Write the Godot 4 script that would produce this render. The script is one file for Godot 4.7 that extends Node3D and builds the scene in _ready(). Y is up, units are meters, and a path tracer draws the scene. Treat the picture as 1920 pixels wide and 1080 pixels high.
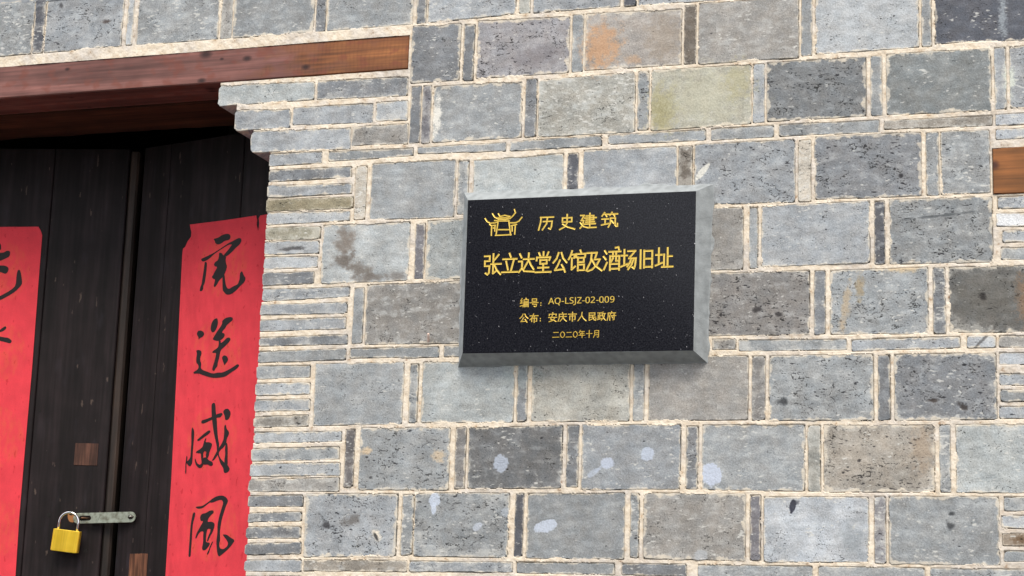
extends Node3D
# A grey brick wall with a granite plaque, a dark plank double door, red paper couplets and a brass padlock.
# x runs along the wall, y up, z out of the wall; metres.

# brick faces in the plane of the wall: left, right, top (left, right), bottom (left, right), tone, surface, rounded left end
const BRICKS := [
	[-1.945,-1.669,3.33,3.33,3.162,3.163,"m","r",0],
	[-1.666,-1.632,3.33,3.332,3.163,3.163,"k","s",0],
	[-1.629,-1.376,3.33,3.331,3.163,3.165,"g","p",0],
	[-1.363,-1.342,3.331,3.333,3.165,3.165,"l","s",0],
	[-1.33,-1.073,3.331,3.328,3.165,3.162,"m","r",0],
	[-1.065,-1.03,3.328,3.329,3.162,3.162,"w","s",0],
	[-1.026,-0.782,3.327,3.324,3.162,3.16,"m","s",0],
	[-0.776,-0.747,3.325,3.326,3.16,3.16,"d","s",0],
	[-0.743,-0.491,3.324,3.324,3.16,3.16,"m","s",0],
	[-0.48,-0.452,3.324,3.326,3.16,3.16,"d","s",0],
	[-0.447,-0.2,3.325,3.328,3.16,3.165,"g","r",0],
	[-0.191,-0.159,3.328,3.329,3.164,3.164,"o","s",0],
	[-0.151,0.085,3.328,3.324,3.164,3.162,"g","p",0],
	[0.096,0.128,3.325,3.325,3.162,3.161,"k","s",0],
	[0.133,0.393,3.324,3.319,3.161,3.158,"g","p",0],
	[0.402,0.428,3.32,3.32,3.158,3.156,"g","s",0],
	[0.436,0.686,3.318,3.295,3.156,3.135,"g","s",0],
	[-0.49,-0.351,3.154,3.151,2.994,2.993,"d","s",0],
	[-0.341,-0.312,3.147,3.146,2.991,2.99,"d","s",0],
	[-0.304,-0.049,3.154,3.146,2.994,2.993,"P","p",0],
	[-0.042,-0.011,3.15,3.15,2.993,2.993,"m","s",0],
	[-0.006,0.249,3.15,3.143,2.995,2.994,"or","s",0],
	[0.256,0.288,3.15,3.15,2.994,2.993,"b","s",0],
	[0.293,0.549,3.154,3.148,2.991,2.99,"w","s",0],
	[0.555,0.583,3.149,3.148,2.993,2.993,"m","s",0],
	[0.591,0.844,3.15,3.146,2.995,2.995,"l","s",0],
	[0.85,0.874,3.146,3.146,2.995,2.996,"m","s",0],
	[0.882,1.129,3.146,3.142,3.001,2.993,"K2","s",0],
	[-0.485,-0.456,2.984,2.984,2.828,2.828,"d","s",0],
	[-0.452,-0.427,2.985,2.985,2.826,2.827,"Pd","s",0],
	[-0.421,-0.173,2.981,2.979,2.826,2.826,"m","s",0],
	[-0.165,-0.134,2.983,2.982,2.827,2.827,"d","s",0],
	[-0.128,0.131,2.977,2.984,2.824,2.823,"w2","r",0],
	[0.137,0.167,2.983,2.983,2.827,2.826,"m","p",0],
	[0.173,0.431,2.983,2.982,2.823,2.826,"ol","s",0],
	[0.435,0.464,2.982,2.981,2.828,2.828,"g","s",0],
	[0.469,0.715,2.983,2.981,2.829,2.829,"dd","p",0],
	[0.726,0.754,2.981,2.981,2.828,2.828,"m","s",0],
	[0.764,1.013,2.983,2.982,2.828,2.824,"dg","s",0],
	[1.021,1.049,2.981,2.981,2.826,2.825,"g","s",0],
	[1.056,1.285,2.98,2.979,2.827,2.826,"g","r",0],
	[-0.461,-0.214,2.816,2.815,2.798,2.792,"m","s",0],
	[-0.202,0.045,2.816,2.819,2.791,2.791,"m","s",0],
	[0.06,0.316,2.818,2.819,2.794,2.79,"m","s",0],
	[0.328,0.488,2.819,2.82,2.79,2.788,"m","s",0],
	[0.501,0.747,2.819,2.818,2.79,2.786,"m","s",0],
	[0.758,1.015,2.814,2.812,2.792,2.786,"wb","r",0],
	[1.021,1.174,2.814,2.813,2.786,2.784,"u","r",0],
	[-0.589,-0.351,2.778,2.777,2.624,2.621,"m","s",0],
	[-0.344,-0.314,2.773,2.773,2.628,2.628,"m","r",0],
	[-0.301,-0.056,2.771,2.778,2.629,2.632,"gl","s",0],
	[-0.046,-0.016,2.776,2.776,2.631,2.631,"k","r",0],
	[-0.004,0.242,2.782,2.779,2.626,2.626,"g","s",0],
	[0.246,0.282,2.778,2.777,2.626,2.626,"b","s",0],
	[0.288,0.541,2.781,2.78,2.625,2.619,"g","p",0],
	[0.549,0.58,2.777,2.776,2.62,2.62,"wm","r",0],
	[0.589,0.847,2.783,2.781,2.624,2.621,"d","p",0],
	[0.857,0.888,2.779,2.778,2.621,2.621,"m","s",0],
	[0.893,1.007,2.778,2.775,2.622,2.622,"m","r",0],
	[-0.72,-0.471,2.615,2.614,2.456,2.456,"st","s",0],
	[-0.455,-0.429,2.607,2.608,2.46,2.46,"Pd","s",0],
	[-0.423,-0.187,2.615,2.616,2.457,2.458,"gl","s",0],
	[-0.167,0.068,2.618,2.618,2.459,2.457,"g","s",0],
	[0.094,0.315,2.619,2.615,2.458,2.456,"g","s",0],
	[0.324,0.413,2.614,2.612,2.457,2.455,"w","s",0],
	[0.427,0.449,2.612,2.612,2.457,2.458,"m","s",0],
	[0.458,0.722,2.613,2.615,2.46,2.461,"g","s",0],
	[0.733,0.758,2.612,2.612,2.457,2.457,"k","r",0],
	[0.769,1.01,2.616,2.611,2.456,2.452,"m","p",0],
	[-0.622,-0.593,2.442,2.442,2.293,2.294,"m","s",0],
	[-0.586,-0.311,2.449,2.452,2.289,2.288,"w","r",0],
	[-0.292,-0.04,2.452,2.452,2.29,2.29,"g","s",0],
	[-0.013,0.277,2.451,2.45,2.29,2.292,"g","s",0],
	[0.326,0.577,2.449,2.447,2.292,2.289,"wd","p",0],
	[0.588,0.615,2.446,2.446,2.288,2.289,"d","s",0],
	[0.626,0.859,2.446,2.445,2.288,2.285,"rs","p",0],
	[0.87,0.899,2.444,2.444,2.283,2.284,"d","r",0],
	[0.907,1.158,2.444,2.442,2.286,2.281,"dbr","p",0],
	[-0.625,-0.377,2.28,2.281,2.255,2.252,"m","s",0],
	[-0.365,-0.135,2.281,2.282,2.253,2.252,"m","s",0],
	[-0.116,0.143,2.281,2.282,2.252,2.252,"m","s",0],
	[0.162,0.325,2.282,2.282,2.252,2.252,"m","s",0],
	[0.337,0.396,2.283,2.282,2.256,2.256,"w","r",0],
	[0.403,0.666,2.28,2.276,2.252,2.25,"m","s",0],
	[0.676,0.932,2.275,2.276,2.246,2.249,"g","r",0],
	[0.947,1.013,2.277,2.277,2.248,2.248,"u","s",0],
	[1.019,1.161,2.276,2.274,2.248,2.246,"w","s",0],
	[-0.721,-0.471,2.242,2.242,2.079,2.08,"m","s",0],
	[-0.455,-0.431,2.236,2.237,2.083,2.084,"m","r",0],
	[-0.419,-0.17,2.24,2.243,2.084,2.082,"gl","s",0],
	[-0.161,-0.135,2.238,2.239,2.083,2.084,"d","s",0],
	[-0.123,0.132,2.243,2.242,2.084,2.083,"w2","s",0],
	[0.14,0.168,2.239,2.24,2.083,2.084,"m","r",0],
	[0.18,0.428,2.243,2.24,2.084,2.083,"w","s",0],
	[0.436,0.47,2.239,2.239,2.081,2.082,"wd","s",0],
	[0.479,0.729,2.239,2.238,2.081,2.079,"m","p",0],
	[0.74,0.768,2.235,2.236,2.079,2.08,"d","s",0],
	[0.777,1.013,2.237,2.235,2.078,2.079,"d","p",0],
	[-0.625,-0.599,2.068,2.069,1.918,1.92,"wk","s",0],
	[-0.585,-0.337,2.072,2.07,1.911,1.912,"m","p",0],
	[-0.322,-0.294,2.07,2.071,1.914,1.915,"wd","s",0],
	[-0.287,-0.039,2.07,2.074,1.916,1.917,"dk","s",0],
	[-0.027,0.004,2.073,2.074,1.918,1.92,"d","r",0],
	[0.013,0.262,2.074,2.073,1.914,1.915,"g","s",0],
	[0.276,0.306,2.069,2.07,1.915,1.916,"d","r",0],
	[0.316,0.566,2.072,2.071,1.914,1.911,"m","s",0],
	[0.573,0.603,2.068,2.069,1.911,1.911,"w2","s",0],
	[0.611,0.87,2.069,2.067,1.91,1.91,"wb","p",0],
	[0.88,0.906,2.067,2.068,1.91,1.91,"m","r",0],
	[0.918,1.154,2.068,2.067,1.909,1.909,"gl","s",0],
	[-0.728,-0.473,1.901,1.902,1.738,1.743,"g","p",0],
	[-0.46,-0.429,1.899,1.9,1.746,1.748,"m","r",0],
	[-0.425,-0.173,1.903,1.905,1.744,1.745,"m","p",0],
	[-0.158,-0.135,1.903,1.904,1.746,1.748,"k","s",0],
	[-0.126,0.125,1.904,1.906,1.743,1.745,"m","s",0],
	[0.139,0.161,1.905,1.905,1.748,1.748,"m","r",0],
	[0.173,0.424,1.906,1.905,1.746,1.745,"w","s",0],
	[0.435,0.46,1.902,1.902,1.747,1.747,"Pd","s",0],
	[0.468,0.716,1.898,1.899,1.743,1.746,"u","s",0],
	[0.729,0.756,1.899,1.9,1.744,1.744,"P","r",0],
	[0.763,1.013,1.9,1.901,1.743,1.743,"m","s",0],
	[-0.725,-0.44,1.731,1.734,1.703,1.705,"wb","r",0],
	[-0.434,-0.16,1.732,1.734,1.706,1.708,"g","r",0],
	[-0.15,0.102,1.734,1.735,1.707,1.707,"m","s",0],
	[0.12,0.281,1.734,1.735,1.708,1.706,"d","s",0],
	[0.308,0.585,1.734,1.735,1.706,1.705,"m","r",0],
	[0.598,0.844,1.735,1.735,1.706,1.706,"m","s",0],
	[0.856,1.078,1.735,1.735,1.705,1.707,"m","r",0],
	[-1.059,-0.768,3.027,3.018,2.967,2.968,"gl","s",1],
	[-0.76,-0.496,3.019,3.014,2.967,2.96,"d","s",0],
	[-1.004,-0.836,2.953,2.944,2.893,2.892,"g","s",1],
	[-0.829,-0.592,2.948,2.946,2.899,2.892,"g","r",0],
	[-0.585,-0.493,2.947,2.947,2.895,2.892,"l","r",0],
	[-0.95,-0.655,2.889,2.881,2.828,2.822,"g","s",1],
	[-0.65,-0.49,2.882,2.884,2.832,2.827,"w","s",0],
	[-0.892,-0.735,2.822,2.82,2.787,2.788,"g","s",1],
	[-0.717,-0.472,2.819,2.815,2.791,2.793,"m","s",0],
	[-0.89,-0.646,2.776,2.774,2.743,2.744,"d","s",1],
	[-0.891,-0.643,2.733,2.726,2.699,2.699,"g","s",1],
	[-0.634,-0.601,2.772,2.773,2.626,2.626,"wm","r",0],
	[-0.892,-0.638,2.694,2.69,2.661,2.658,"ob","s",1],
	[-0.889,-0.645,2.657,2.651,2.624,2.625,"l","s",1],
	[-0.89,-0.728,2.616,2.613,2.581,2.579,"ol2","s",1],
	[-0.89,-0.73,2.577,2.574,2.542,2.539,"l","s",1],
	[-0.891,-0.731,2.536,2.532,2.502,2.501,"l","s",1],
	[-0.891,-0.74,2.491,2.49,2.457,2.458,"d","s",1],
	[-0.89,-0.635,2.447,2.445,2.413,2.419,"g","r",1],
	[-0.891,-0.64,2.405,2.404,2.377,2.374,"g","s",1],
	[-0.891,-0.641,2.363,2.364,2.332,2.333,"g","s",1],
	[-0.89,-0.634,2.315,2.318,2.292,2.292,"d","s",1],
	[-0.89,-0.636,2.278,2.28,2.247,2.251,"m","s",1],
	[-0.892,-0.737,2.239,2.238,2.204,2.206,"m","s",1],
	[-0.893,-0.733,2.192,2.193,2.159,2.162,"l","r",1],
	[-0.893,-0.731,2.148,2.149,2.116,2.119,"g","s",1],
	[-0.893,-0.733,2.103,2.107,2.074,2.077,"ob2","r",1],
	[-0.889,-0.637,2.063,2.064,2.033,2.036,"l","r",1],
	[-0.894,-0.642,2.019,2.024,1.986,1.99,"m","s",1],
	[-0.894,-0.637,1.978,1.982,1.946,1.948,"l","s",1],
	[-0.896,-0.638,1.938,1.944,1.906,1.907,"w","r",1],
	[-0.895,-0.737,1.895,1.898,1.866,1.868,"d","s",1],
	[-0.892,-0.738,1.85,1.854,1.826,1.83,"d","s",1],
	[-0.896,-0.739,1.814,1.817,1.784,1.787,"d","s",1],
	[-0.895,-0.735,1.771,1.776,1.741,1.746,"d","s",1],
	[-0.896,-0.731,1.728,1.732,1.699,1.701,"g","s",1],
	[-0.897,-0.731,1.686,1.69,1.656,1.659,"g","s",1],
	[1.021,1.173,2.776,2.776,2.751,2.75,"u","r",0],
	[1.023,1.169,2.61,2.609,2.581,2.578,"g","r",0],
	[1.019,1.168,2.57,2.566,2.538,2.535,"W","s",0],
	[1.032,1.167,2.527,2.524,2.499,2.496,"g","s",0],
	[1.028,1.166,2.487,2.483,2.457,2.453,"m","s",0],
	[1.019,1.16,2.236,2.233,2.208,2.205,"u","s",0],
	[1.019,1.159,2.186,2.183,2.159,2.157,"g","s",0],
	[1.021,1.158,2.148,2.146,2.121,2.119,"m","s",0],
	[1.017,1.157,2.109,2.108,2.081,2.08,"g","s",0],
	[1.024,1.152,1.899,1.9,1.868,1.869,"m","r",0],
	[1.018,1.151,1.857,1.858,1.828,1.828,"u","r",0],
	[1.019,1.15,1.816,1.818,1.788,1.788,"br","r",0],
	[1.022,1.149,1.777,1.777,1.752,1.752,"m","s",0]
]
const TONES := {"K2": [80, 84, 96], "P": [137, 135, 141], "Pd": [112, 110, 118], "W": [205, 208, 214], "b": [112, 102, 92], "br": [120, 90, 62], "d": [116, 120, 127], "dbr": [100, 99, 97], "dd": [112, 116, 121], "dg": [122, 128, 131], "dk": [110, 112, 116], "g": [143, 149, 157], "gl": [152, 159, 162], "k": [84, 86, 95], "l": [160, 166, 173], "m": [136, 141, 146], "o": [150, 152, 145], "ob": [148, 136, 105], "ob2": [136, 130, 122], "ol": [163, 161, 146], "ol2": [158, 153, 132], "or": [150, 143, 138], "rs": [142, 148, 154], "st": [150, 156, 160], "u": [156, 163, 173], "w": [140, 137, 134], "w2": [152, 151, 144], "wb": [146, 138, 128], "wd": [122, 119, 118], "wk": [96, 92, 94], "wm": [190, 180, 165]}
# stains, paint drips, pits and cracks on single bricks: centre, radii, turn, colour, strength, crisp
const STAINS := [
	[0.036,3.057,0.0573,0.0694,0,188,146,112,0.75,0],
	[0.125,3.014,0.0226,0.0129,0,186,150,120,0.5,0],
	[0.204,3.07,0.056,0.0716,0,140,128,115,0.5,0],
	[0.204,2.878,0.0417,0.0634,0,150,144,108,0.8,0],
	[0.31,2.907,0.1304,0.0841,0,180,178,158,0.5,0],
	[0.398,2.943,0.0407,0.0559,0,160,154,122,0.5,0],
	[-0.654,2.57,0.0307,0.0435,0,118,109,102,0.8,0],
	[-0.654,2.518,0.0337,0.0231,0,104,97,92,0.85,0],
	[-0.608,2.49,0.0396,0.0187,20,110,104,99,0.85,0],
	[-0.584,2.469,0.0546,0.0143,0,108,102,98,0.8,0],
	[-0.501,2.47,0.03,0.0128,0,112,108,106,0.7,0],
	[-0.199,1.979,0.0212,0.0228,0,176,186,204,0.8,1],
	[0.08,1.98,0.0191,0.0145,0,182,191,210,0.9,1],
	[0.044,1.956,0.0205,0.0079,-35,176,186,204,0.65,1],
	[0.06,1.967,0.0191,0.004,-40,176,186,204,0.6,1],
	[0.181,2.001,0.0175,0.0183,0,180,190,208,0.9,1],
	[0.34,1.952,0.0276,0.0297,0,186,195,214,0.95,1],
	[-0.372,1.886,0.0159,0.0188,0,188,198,216,0.9,1],
	[-0.374,1.865,0.0072,0.0161,0,188,198,216,0.9,1],
	[-0.076,1.824,0.0332,0.0158,-15,186,195,212,0.9,1],
	[-0.255,1.82,0.0142,0.0093,-40,182,190,206,0.7,1],
	[0.317,1.755,0.017,0.0152,0,178,184,192,0.6,1],
	[-0.182,1.858,0.0112,0.0133,20,175,184,198,0.5,1],
	[0.537,1.875,0.0076,0.019,12,52,54,66,0.95,1],
	[0.542,1.883,0.0115,0.0063,-30,60,62,72,0.7,0],
	[1.088,2.362,0.0313,0.0698,0,138,106,82,0.65,0],
	[0.994,2.365,0.0853,0.0575,0,92,90,86,0.5,0],
	[0.663,2.355,0.0115,0.0653,8,184,160,128,0.55,0],
	[0.698,2.4,0.0115,0.0366,0,152,132,100,0.6,0],
	[0.797,2.443,0.0428,0.0104,0,200,176,140,0.6,0],
	[1.043,3.06,0.0112,0.0743,0,140,147,155,0.9,0],
	[-0.408,2.898,0.0136,0.0646,0,226,223,216,0.85,0],
	[1.056,2.897,0.0148,0.0453,0,205,210,200,0.8,0],
	[0.842,2.014,0.0294,0.0626,0,158,138,118,0.5,0],
	[-0.569,2.011,0.0208,0.011,0,215,190,158,0.75,0],
	[-0.365,1.997,0.0217,0.0177,0,198,178,152,0.75,0],
	[-0.525,1.796,0.0117,0.0162,0,226,216,200,0.8,0],
	[-0.53,1.801,0.0132,0.0068,40,225,215,200,0.7,0],
	[-0.528,1.792,0.0044,0.0121,-30,40,42,46,0.8,0],
	[-0.667,1.819,0.0134,0.0109,30,58,58,62,0.85,0],
	[-0.596,1.835,0.0385,0.0122,-20,96,92,90,0.7,0],
	[0.892,2.571,0.0998,0.0039,-4,80,84,88,0.75,0],
	[0.513,2.128,0.0142,0.0104,0,60,62,66,0.85,0],
	[0.868,2.125,0.0147,0.005,0,70,64,62,0.9,0],
	[0.935,2.111,0.0146,0.0075,40,56,52,52,0.85,0],
	[0.98,2.264,0.0486,0.0038,-45,60,58,58,0.6,0],
	[0.985,2.372,0.0085,0.0102,0,40,38,38,0.85,0],
	[0.449,2.354,0.0158,0.008,0,50,48,50,0.8,0],
	[0.502,2.34,0.0117,0.0053,20,50,48,50,0.8,0],
	[0.308,2.709,0.0082,0.0304,40,215,213,205,0.85,1],
	[0.799,2.673,0.0063,0.0067,0,48,48,52,0.9,0],
	[-0.155,2.2,0.0567,0.0409,0,170,180,180,0.5,0],
	[0.024,2.573,0.0844,0.0417,0,150,158,162,0.3,0],
	[-0.483,1.917,0.0381,0.0068,-10,150,150,150,0.2,0],
	[-1.428,3.243,0.0156,0.0064,0,70,60,58,0.8,0],
	[-1.582,3.303,0.0089,0.0098,0,55,55,58,0.7,0],
	[-0.132,3.045,0.0878,0.0292,-10,110,104,108,0.4,0],
	[0.901,1.834,0.0121,0.0098,30,60,62,66,0.8,0],
	[0.907,1.86,0.0072,0.0049,0,50,52,56,0.8,0],
	[0.68,1.801,0.0348,0.0497,0,128,134,140,0.5,0],
	[-0.804,2.555,0.0407,0.0059,-4,66,64,66,0.75,0]
]
const INK_R := [[
	[0.314,2.6939,0.3338,2.6963,0.347,2.7032,0.3652,2.7054,0.3768,2.7024,0.3821,2.6935,0.376,2.6852,0.3593,2.6843,0.3461,2.6769,0.334,2.6747,0.3228,2.6798,0.3207,2.6872],
	[0.2713,2.6375,0.2859,2.641,0.3161,2.6499,0.3398,2.6598,0.359,2.6686,0.3752,2.6762,0.3931,2.6812,0.4108,2.6877,0.4215,2.6862,0.4246,2.6776,0.417,2.6664,0.4039,2.6592,0.3926,2.6495,0.3781,2.6401,0.3663,2.6351,0.3568,2.6396,0.3697,2.6504,0.381,2.6613,0.3893,2.6713,0.3756,2.6709,0.3579,2.6639,0.3401,2.6566,0.3194,2.6465,0.3078,2.6379,0.293,2.6303,0.2793,2.6277,0.2728,2.6314],
	[0.2864,2.6278,0.295,2.6246,0.2956,2.6066,0.2937,2.5852,0.2918,2.5638,0.2856,2.5523,0.2871,2.5462,0.2828,2.5387,0.2735,2.5389,0.275,2.5508,0.2797,2.56,0.2814,2.5766,0.284,2.598,0.2856,2.6146],
	[0.3401,2.6494,0.35,2.6486,0.3567,2.6408,0.3687,2.6357,0.367,2.6267,0.3694,2.6158,0.3748,2.6058,0.3712,2.593,0.3668,2.5839,0.3591,2.5738,0.3475,2.5664,0.3408,2.5551,0.3323,2.5462,0.3268,2.5502,0.3325,2.57,0.3241,2.5719,0.3174,2.5784,0.3231,2.5839,0.327,2.592,0.3339,2.6009,0.3364,2.6079,0.3271,2.6092,0.3228,2.6162,0.3275,2.623,0.3379,2.6269,0.341,2.6386],
	[0.3584,2.5822,0.367,2.5815,0.3694,2.567,0.3738,2.5501,0.3801,2.5401,0.3879,2.5366,0.4055,2.544,0.4203,2.5475,0.4267,2.5624,0.4259,2.5802,0.4331,2.5874,0.4409,2.573,0.449,2.5641,0.4454,2.5526,0.4283,2.541,0.4142,2.5291,0.3968,2.5199,0.3787,2.5201,0.3688,2.5291,0.3638,2.5343,0.361,2.5582]],
[
	[0.3416,2.4519,0.3502,2.452,0.3536,2.4357,0.3488,2.4208,0.3405,2.4107,0.3322,2.4108,0.326,2.4199,0.3271,2.4352,0.3329,2.4466],
	[0.3683,2.4418,0.3812,2.4508,0.3992,2.4526,0.4085,2.4496,0.4097,2.4425,0.3976,2.4351,0.3875,2.4287,0.3822,2.4197,0.3737,2.4132,0.3711,2.4075,0.3804,2.4046,0.3825,2.3974,0.377,2.3907,0.3684,2.3854,0.3579,2.3833,0.3456,2.3857,0.3361,2.3903,0.3415,2.3977,0.3511,2.4112,0.3622,2.4234,0.3704,2.4346],
	[0.3601,2.3859,0.3685,2.3842,0.3682,2.376,0.3807,2.3823,0.3906,2.391,0.4011,2.3915,0.4061,2.3854,0.3993,2.3764,0.3851,2.3656,0.3722,2.3571,0.3684,2.3479,0.3661,2.3317,0.3622,2.3203,0.3611,2.3075,0.3554,2.3031,0.35,2.2948,0.3428,2.298,0.343,2.3062,0.3492,2.3233,0.3526,2.3372,0.3538,2.3488,0.3425,2.349,0.3378,2.3509,0.3434,2.3565,0.3595,2.3637,0.3617,2.3741],
	[0.2737,2.4127,0.2784,2.4191,0.2892,2.42,0.3005,2.4133,0.3026,2.4061,0.2955,2.399,0.2865,2.3972,0.2823,2.3921,0.281,2.4004,0.2749,2.4067],
	[0.2751,2.3606,0.2864,2.3618,0.296,2.357,0.2968,2.3475,0.2924,2.3384,0.2938,2.3289,0.2992,2.3192,0.2972,2.3075,0.3038,2.3013,0.3243,2.2943,0.3461,2.2873,0.3641,2.2898,0.3823,2.2889,0.4058,2.2957,0.426,2.305,0.4389,2.3113,0.4453,2.3063,0.4356,2.2964,0.4125,2.2861,0.3953,2.2766,0.3774,2.2747,0.3563,2.2744,0.3379,2.2768,0.3098,2.2846,0.2909,2.2914,0.2725,2.2913,0.2696,2.2961,0.2853,2.3023,0.29,2.3091,0.2871,2.3175,0.2789,2.3238,0.2778,2.3369,0.2797,2.3509],
	[0.3771,2.3334,0.3841,2.34,0.3949,2.337,0.401,2.3285,0.3993,2.3205,0.3922,2.3151,0.389,2.3094,0.3826,2.3214]],
[
	[0.3483,2.1977,0.3569,2.2024,0.3628,2.1975,0.366,2.1761,0.3714,2.1551,0.3748,2.1319,0.3805,2.0995,0.3883,2.0763,0.385,2.0627,0.3912,2.042,0.4072,2.0278,0.4243,2.0183,0.4333,2.0067,0.4289,1.9989,0.4188,1.9946,0.4112,1.997,0.4087,2.0096,0.3956,2.0236,0.3884,2.0398,0.3812,2.0537,0.3778,2.0767,0.3684,2.1,0.3603,2.1256,0.3533,2.1558,0.3498,2.1791],
	[0.3128,2.1435,0.3142,2.1516,0.3307,2.1544,0.3514,2.16,0.3719,2.1677,0.3896,2.1709,0.3936,2.1657,0.3848,2.1568,0.3727,2.1573,0.3492,2.1502,0.3227,2.1413],
	[0.3939,2.1737,0.4008,2.181,0.4126,2.1821,0.4224,2.1725,0.4232,2.1622,0.4167,2.1498,0.4049,2.148,0.4018,2.1607],
	[0.4023,2.132,0.4074,2.1364,0.4114,2.1236,0.4217,2.1141,0.4212,2.105,0.4151,2.096,0.4134,2.0801,0.4039,2.069,0.3925,2.0625,0.3846,2.049,0.3765,2.039,0.3681,2.0317,0.3635,2.0325,0.3702,2.0426,0.378,2.0561,0.3861,2.0673,0.397,2.0806,0.4033,2.0942,0.4037,2.1147],
	[0.4117,2.0824,0.4177,2.0822,0.4208,2.0616,0.4216,2.0411,0.4245,2.016,0.4139,2.0185,0.4104,2.0323,0.413,2.0482,0.4108,2.0642],
	[0.2791,2.1344,0.2877,2.1236,0.2891,2.1074,0.2886,2.0843,0.2878,2.0589,0.2885,2.0427,0.2884,2.0266,0.2816,2.0175,0.272,2.0224,0.2651,2.0318,0.2753,2.0373,0.2807,2.0452,0.2804,2.066,0.2809,2.0891,0.2779,2.1124],
	[0.3009,2.0942,0.3109,2.1008,0.3281,2.1129,0.347,2.1226,0.3514,2.1167,0.3435,2.11,0.3261,2.1014,0.3073,2.0906],
	[0.3287,2.0875,0.3338,2.0989,0.3369,2.0988,0.334,2.0862,0.3484,2.0869,0.3603,2.0819,0.3586,2.0727,0.3523,2.0592,0.3491,2.0432,0.3429,2.0384,0.3396,2.0481,0.3411,2.0595,0.3324,2.0616,0.3287,2.0553,0.3296,2.0415,0.3293,2.0277,0.3331,2.0249,0.3274,2.014,0.3155,2.012,0.304,2.0215,0.2985,2.0332,0.2992,2.0424,0.305,2.0284,0.3177,2.0212,0.3264,2.026,0.322,2.0417,0.3202,2.0556,0.3102,2.0559,0.2995,2.0574,0.3051,2.0629,0.3168,2.0672,0.3254,2.0738],
	[0.3296,2.0415,0.34,2.0435,0.3514,2.034,0.3653,2.029,0.369,2.0209,0.3618,2.0165,0.3478,2.0226,0.3388,2.0217,0.3312,2.0231],
	[0.265,2.0503,0.2684,2.0456,0.2679,2.0341,0.2659,2.0295,0.2681,1.9972,0.265,1.9972,0.2632,2.025,0.2646,2.0365]],
[
	[0.3129,1.9007,0.3369,1.9021,0.3499,1.9081,0.3656,1.9169,0.3769,1.9246,0.3943,1.9306,0.4136,1.9312,0.4274,1.9248,0.4347,1.9146,0.4265,1.9001,0.4213,1.8833,0.4151,1.8653,0.4119,1.8429,0.4104,1.825,0.4133,1.807,0.4104,1.7891,0.4155,1.7802,0.4275,1.7779,0.4415,1.7868,0.4437,1.7957,0.4371,1.8047,0.4244,1.8159,0.4211,1.8204,0.4359,1.8199,0.4513,1.8113,0.468,1.8034,0.4587,1.7912,0.4451,1.7779,0.4256,1.7645,0.413,1.7567,0.4065,1.7646,0.402,1.7825,0.3993,1.7982,0.4015,1.825,0.3997,1.8475,0.4037,1.87,0.4108,1.8924,0.4168,1.9104,0.4101,1.919,0.3954,1.9175,0.3751,1.9106,0.366,1.9123,0.3518,1.9035,0.3389,1.8957,0.3225,1.8942,0.3147,1.8972],
	[0.3046,1.8849,0.3129,1.8836,0.3118,1.8711,0.3064,1.853,0.3054,1.8303,0.3062,1.8032,0.3055,1.7761,0.3057,1.7569,0.2975,1.7569,0.2973,1.7738,0.2977,1.8032,0.2976,1.8259,0.2987,1.8554],
	[0.3319,1.872,0.3388,1.8799,0.3536,1.8819,0.368,1.889,0.3799,1.8895,0.3834,1.8827,0.3693,1.8727,0.3626,1.8637,0.3618,1.8558,0.3766,1.8572,0.3889,1.8521,0.3883,1.8409,0.3835,1.8274,0.3742,1.814,0.3679,1.8006,0.3633,1.8017,0.3681,1.8163,0.3758,1.8309,0.3752,1.8376,0.3634,1.8366,0.3598,1.8254,0.3593,1.8074,0.3606,1.7984,0.3756,1.7972,0.3747,1.7904,0.3624,1.777,0.3522,1.7748,0.3466,1.7804,0.3502,1.7984,0.3486,1.8164,0.349,1.83,0.3371,1.829,0.3287,1.8211,0.3223,1.8087,0.3185,1.811,0.3238,1.8257,0.3358,1.8437,0.3465,1.8594,0.3345,1.8595],
	[0.3843,1.8005,0.3873,1.7993,0.3783,1.7826,0.375,1.7691,0.3696,1.7624,0.3664,1.7646,0.3729,1.7758,0.3765,1.787]]]
const INK_L := [[
	[-0.4235,2.7091,-0.4148,2.7005,-0.4134,2.6852,-0.421,2.6808],
	[-0.425,2.6764,-0.4072,2.6744,-0.3925,2.6832,-0.3834,2.679,-0.3842,2.6637,-0.4011,2.6548,-0.4223,2.6459],
	[-0.4214,2.635,-0.395,2.6353,-0.3832,2.6267,-0.3865,2.6137,-0.3926,2.6084,-0.4062,2.6134,-0.4198,2.6176],
	[-0.3543,2.6227,-0.3462,2.6206,-0.3382,2.5882,-0.3379,2.5752,-0.3571,2.5534,-0.3778,2.5401,-0.4029,2.526,-0.4158,2.5224,-0.4167,2.5332,-0.4041,2.539,-0.3707,2.5584,-0.3566,2.5728,-0.3572,2.6053]],
[
	[-0.3948,2.4345,-0.3785,2.4476,-0.3743,2.439,-0.3856,2.429,-0.4028,2.4258],
	[-0.4019,2.4151,-0.3797,2.4111,-0.3665,2.4104,-0.3535,2.4008,-0.3584,2.3922,-0.374,2.3962,-0.4007,2.4022]]]
const PAPER_R := [0.2168,2.7476,0.3511,2.7474,0.4738,2.7497,0.4788,2.7364,0.478,2.7204,0.4856,2.7004,0.488,2.7226,0.4846,2.7406,0.4901,2.7481,0.633,2.7527,0.6631,1.2439,0.2287,1.2217,0.2134,1.7019,0.211,1.9801,0.2022,2.3602,0.1941,2.6544,0.1955,2.6756,0.2036,2.6798,0.2127,2.697,0.2244,2.709,0.2253,2.7237,0.22,2.7357]
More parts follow.
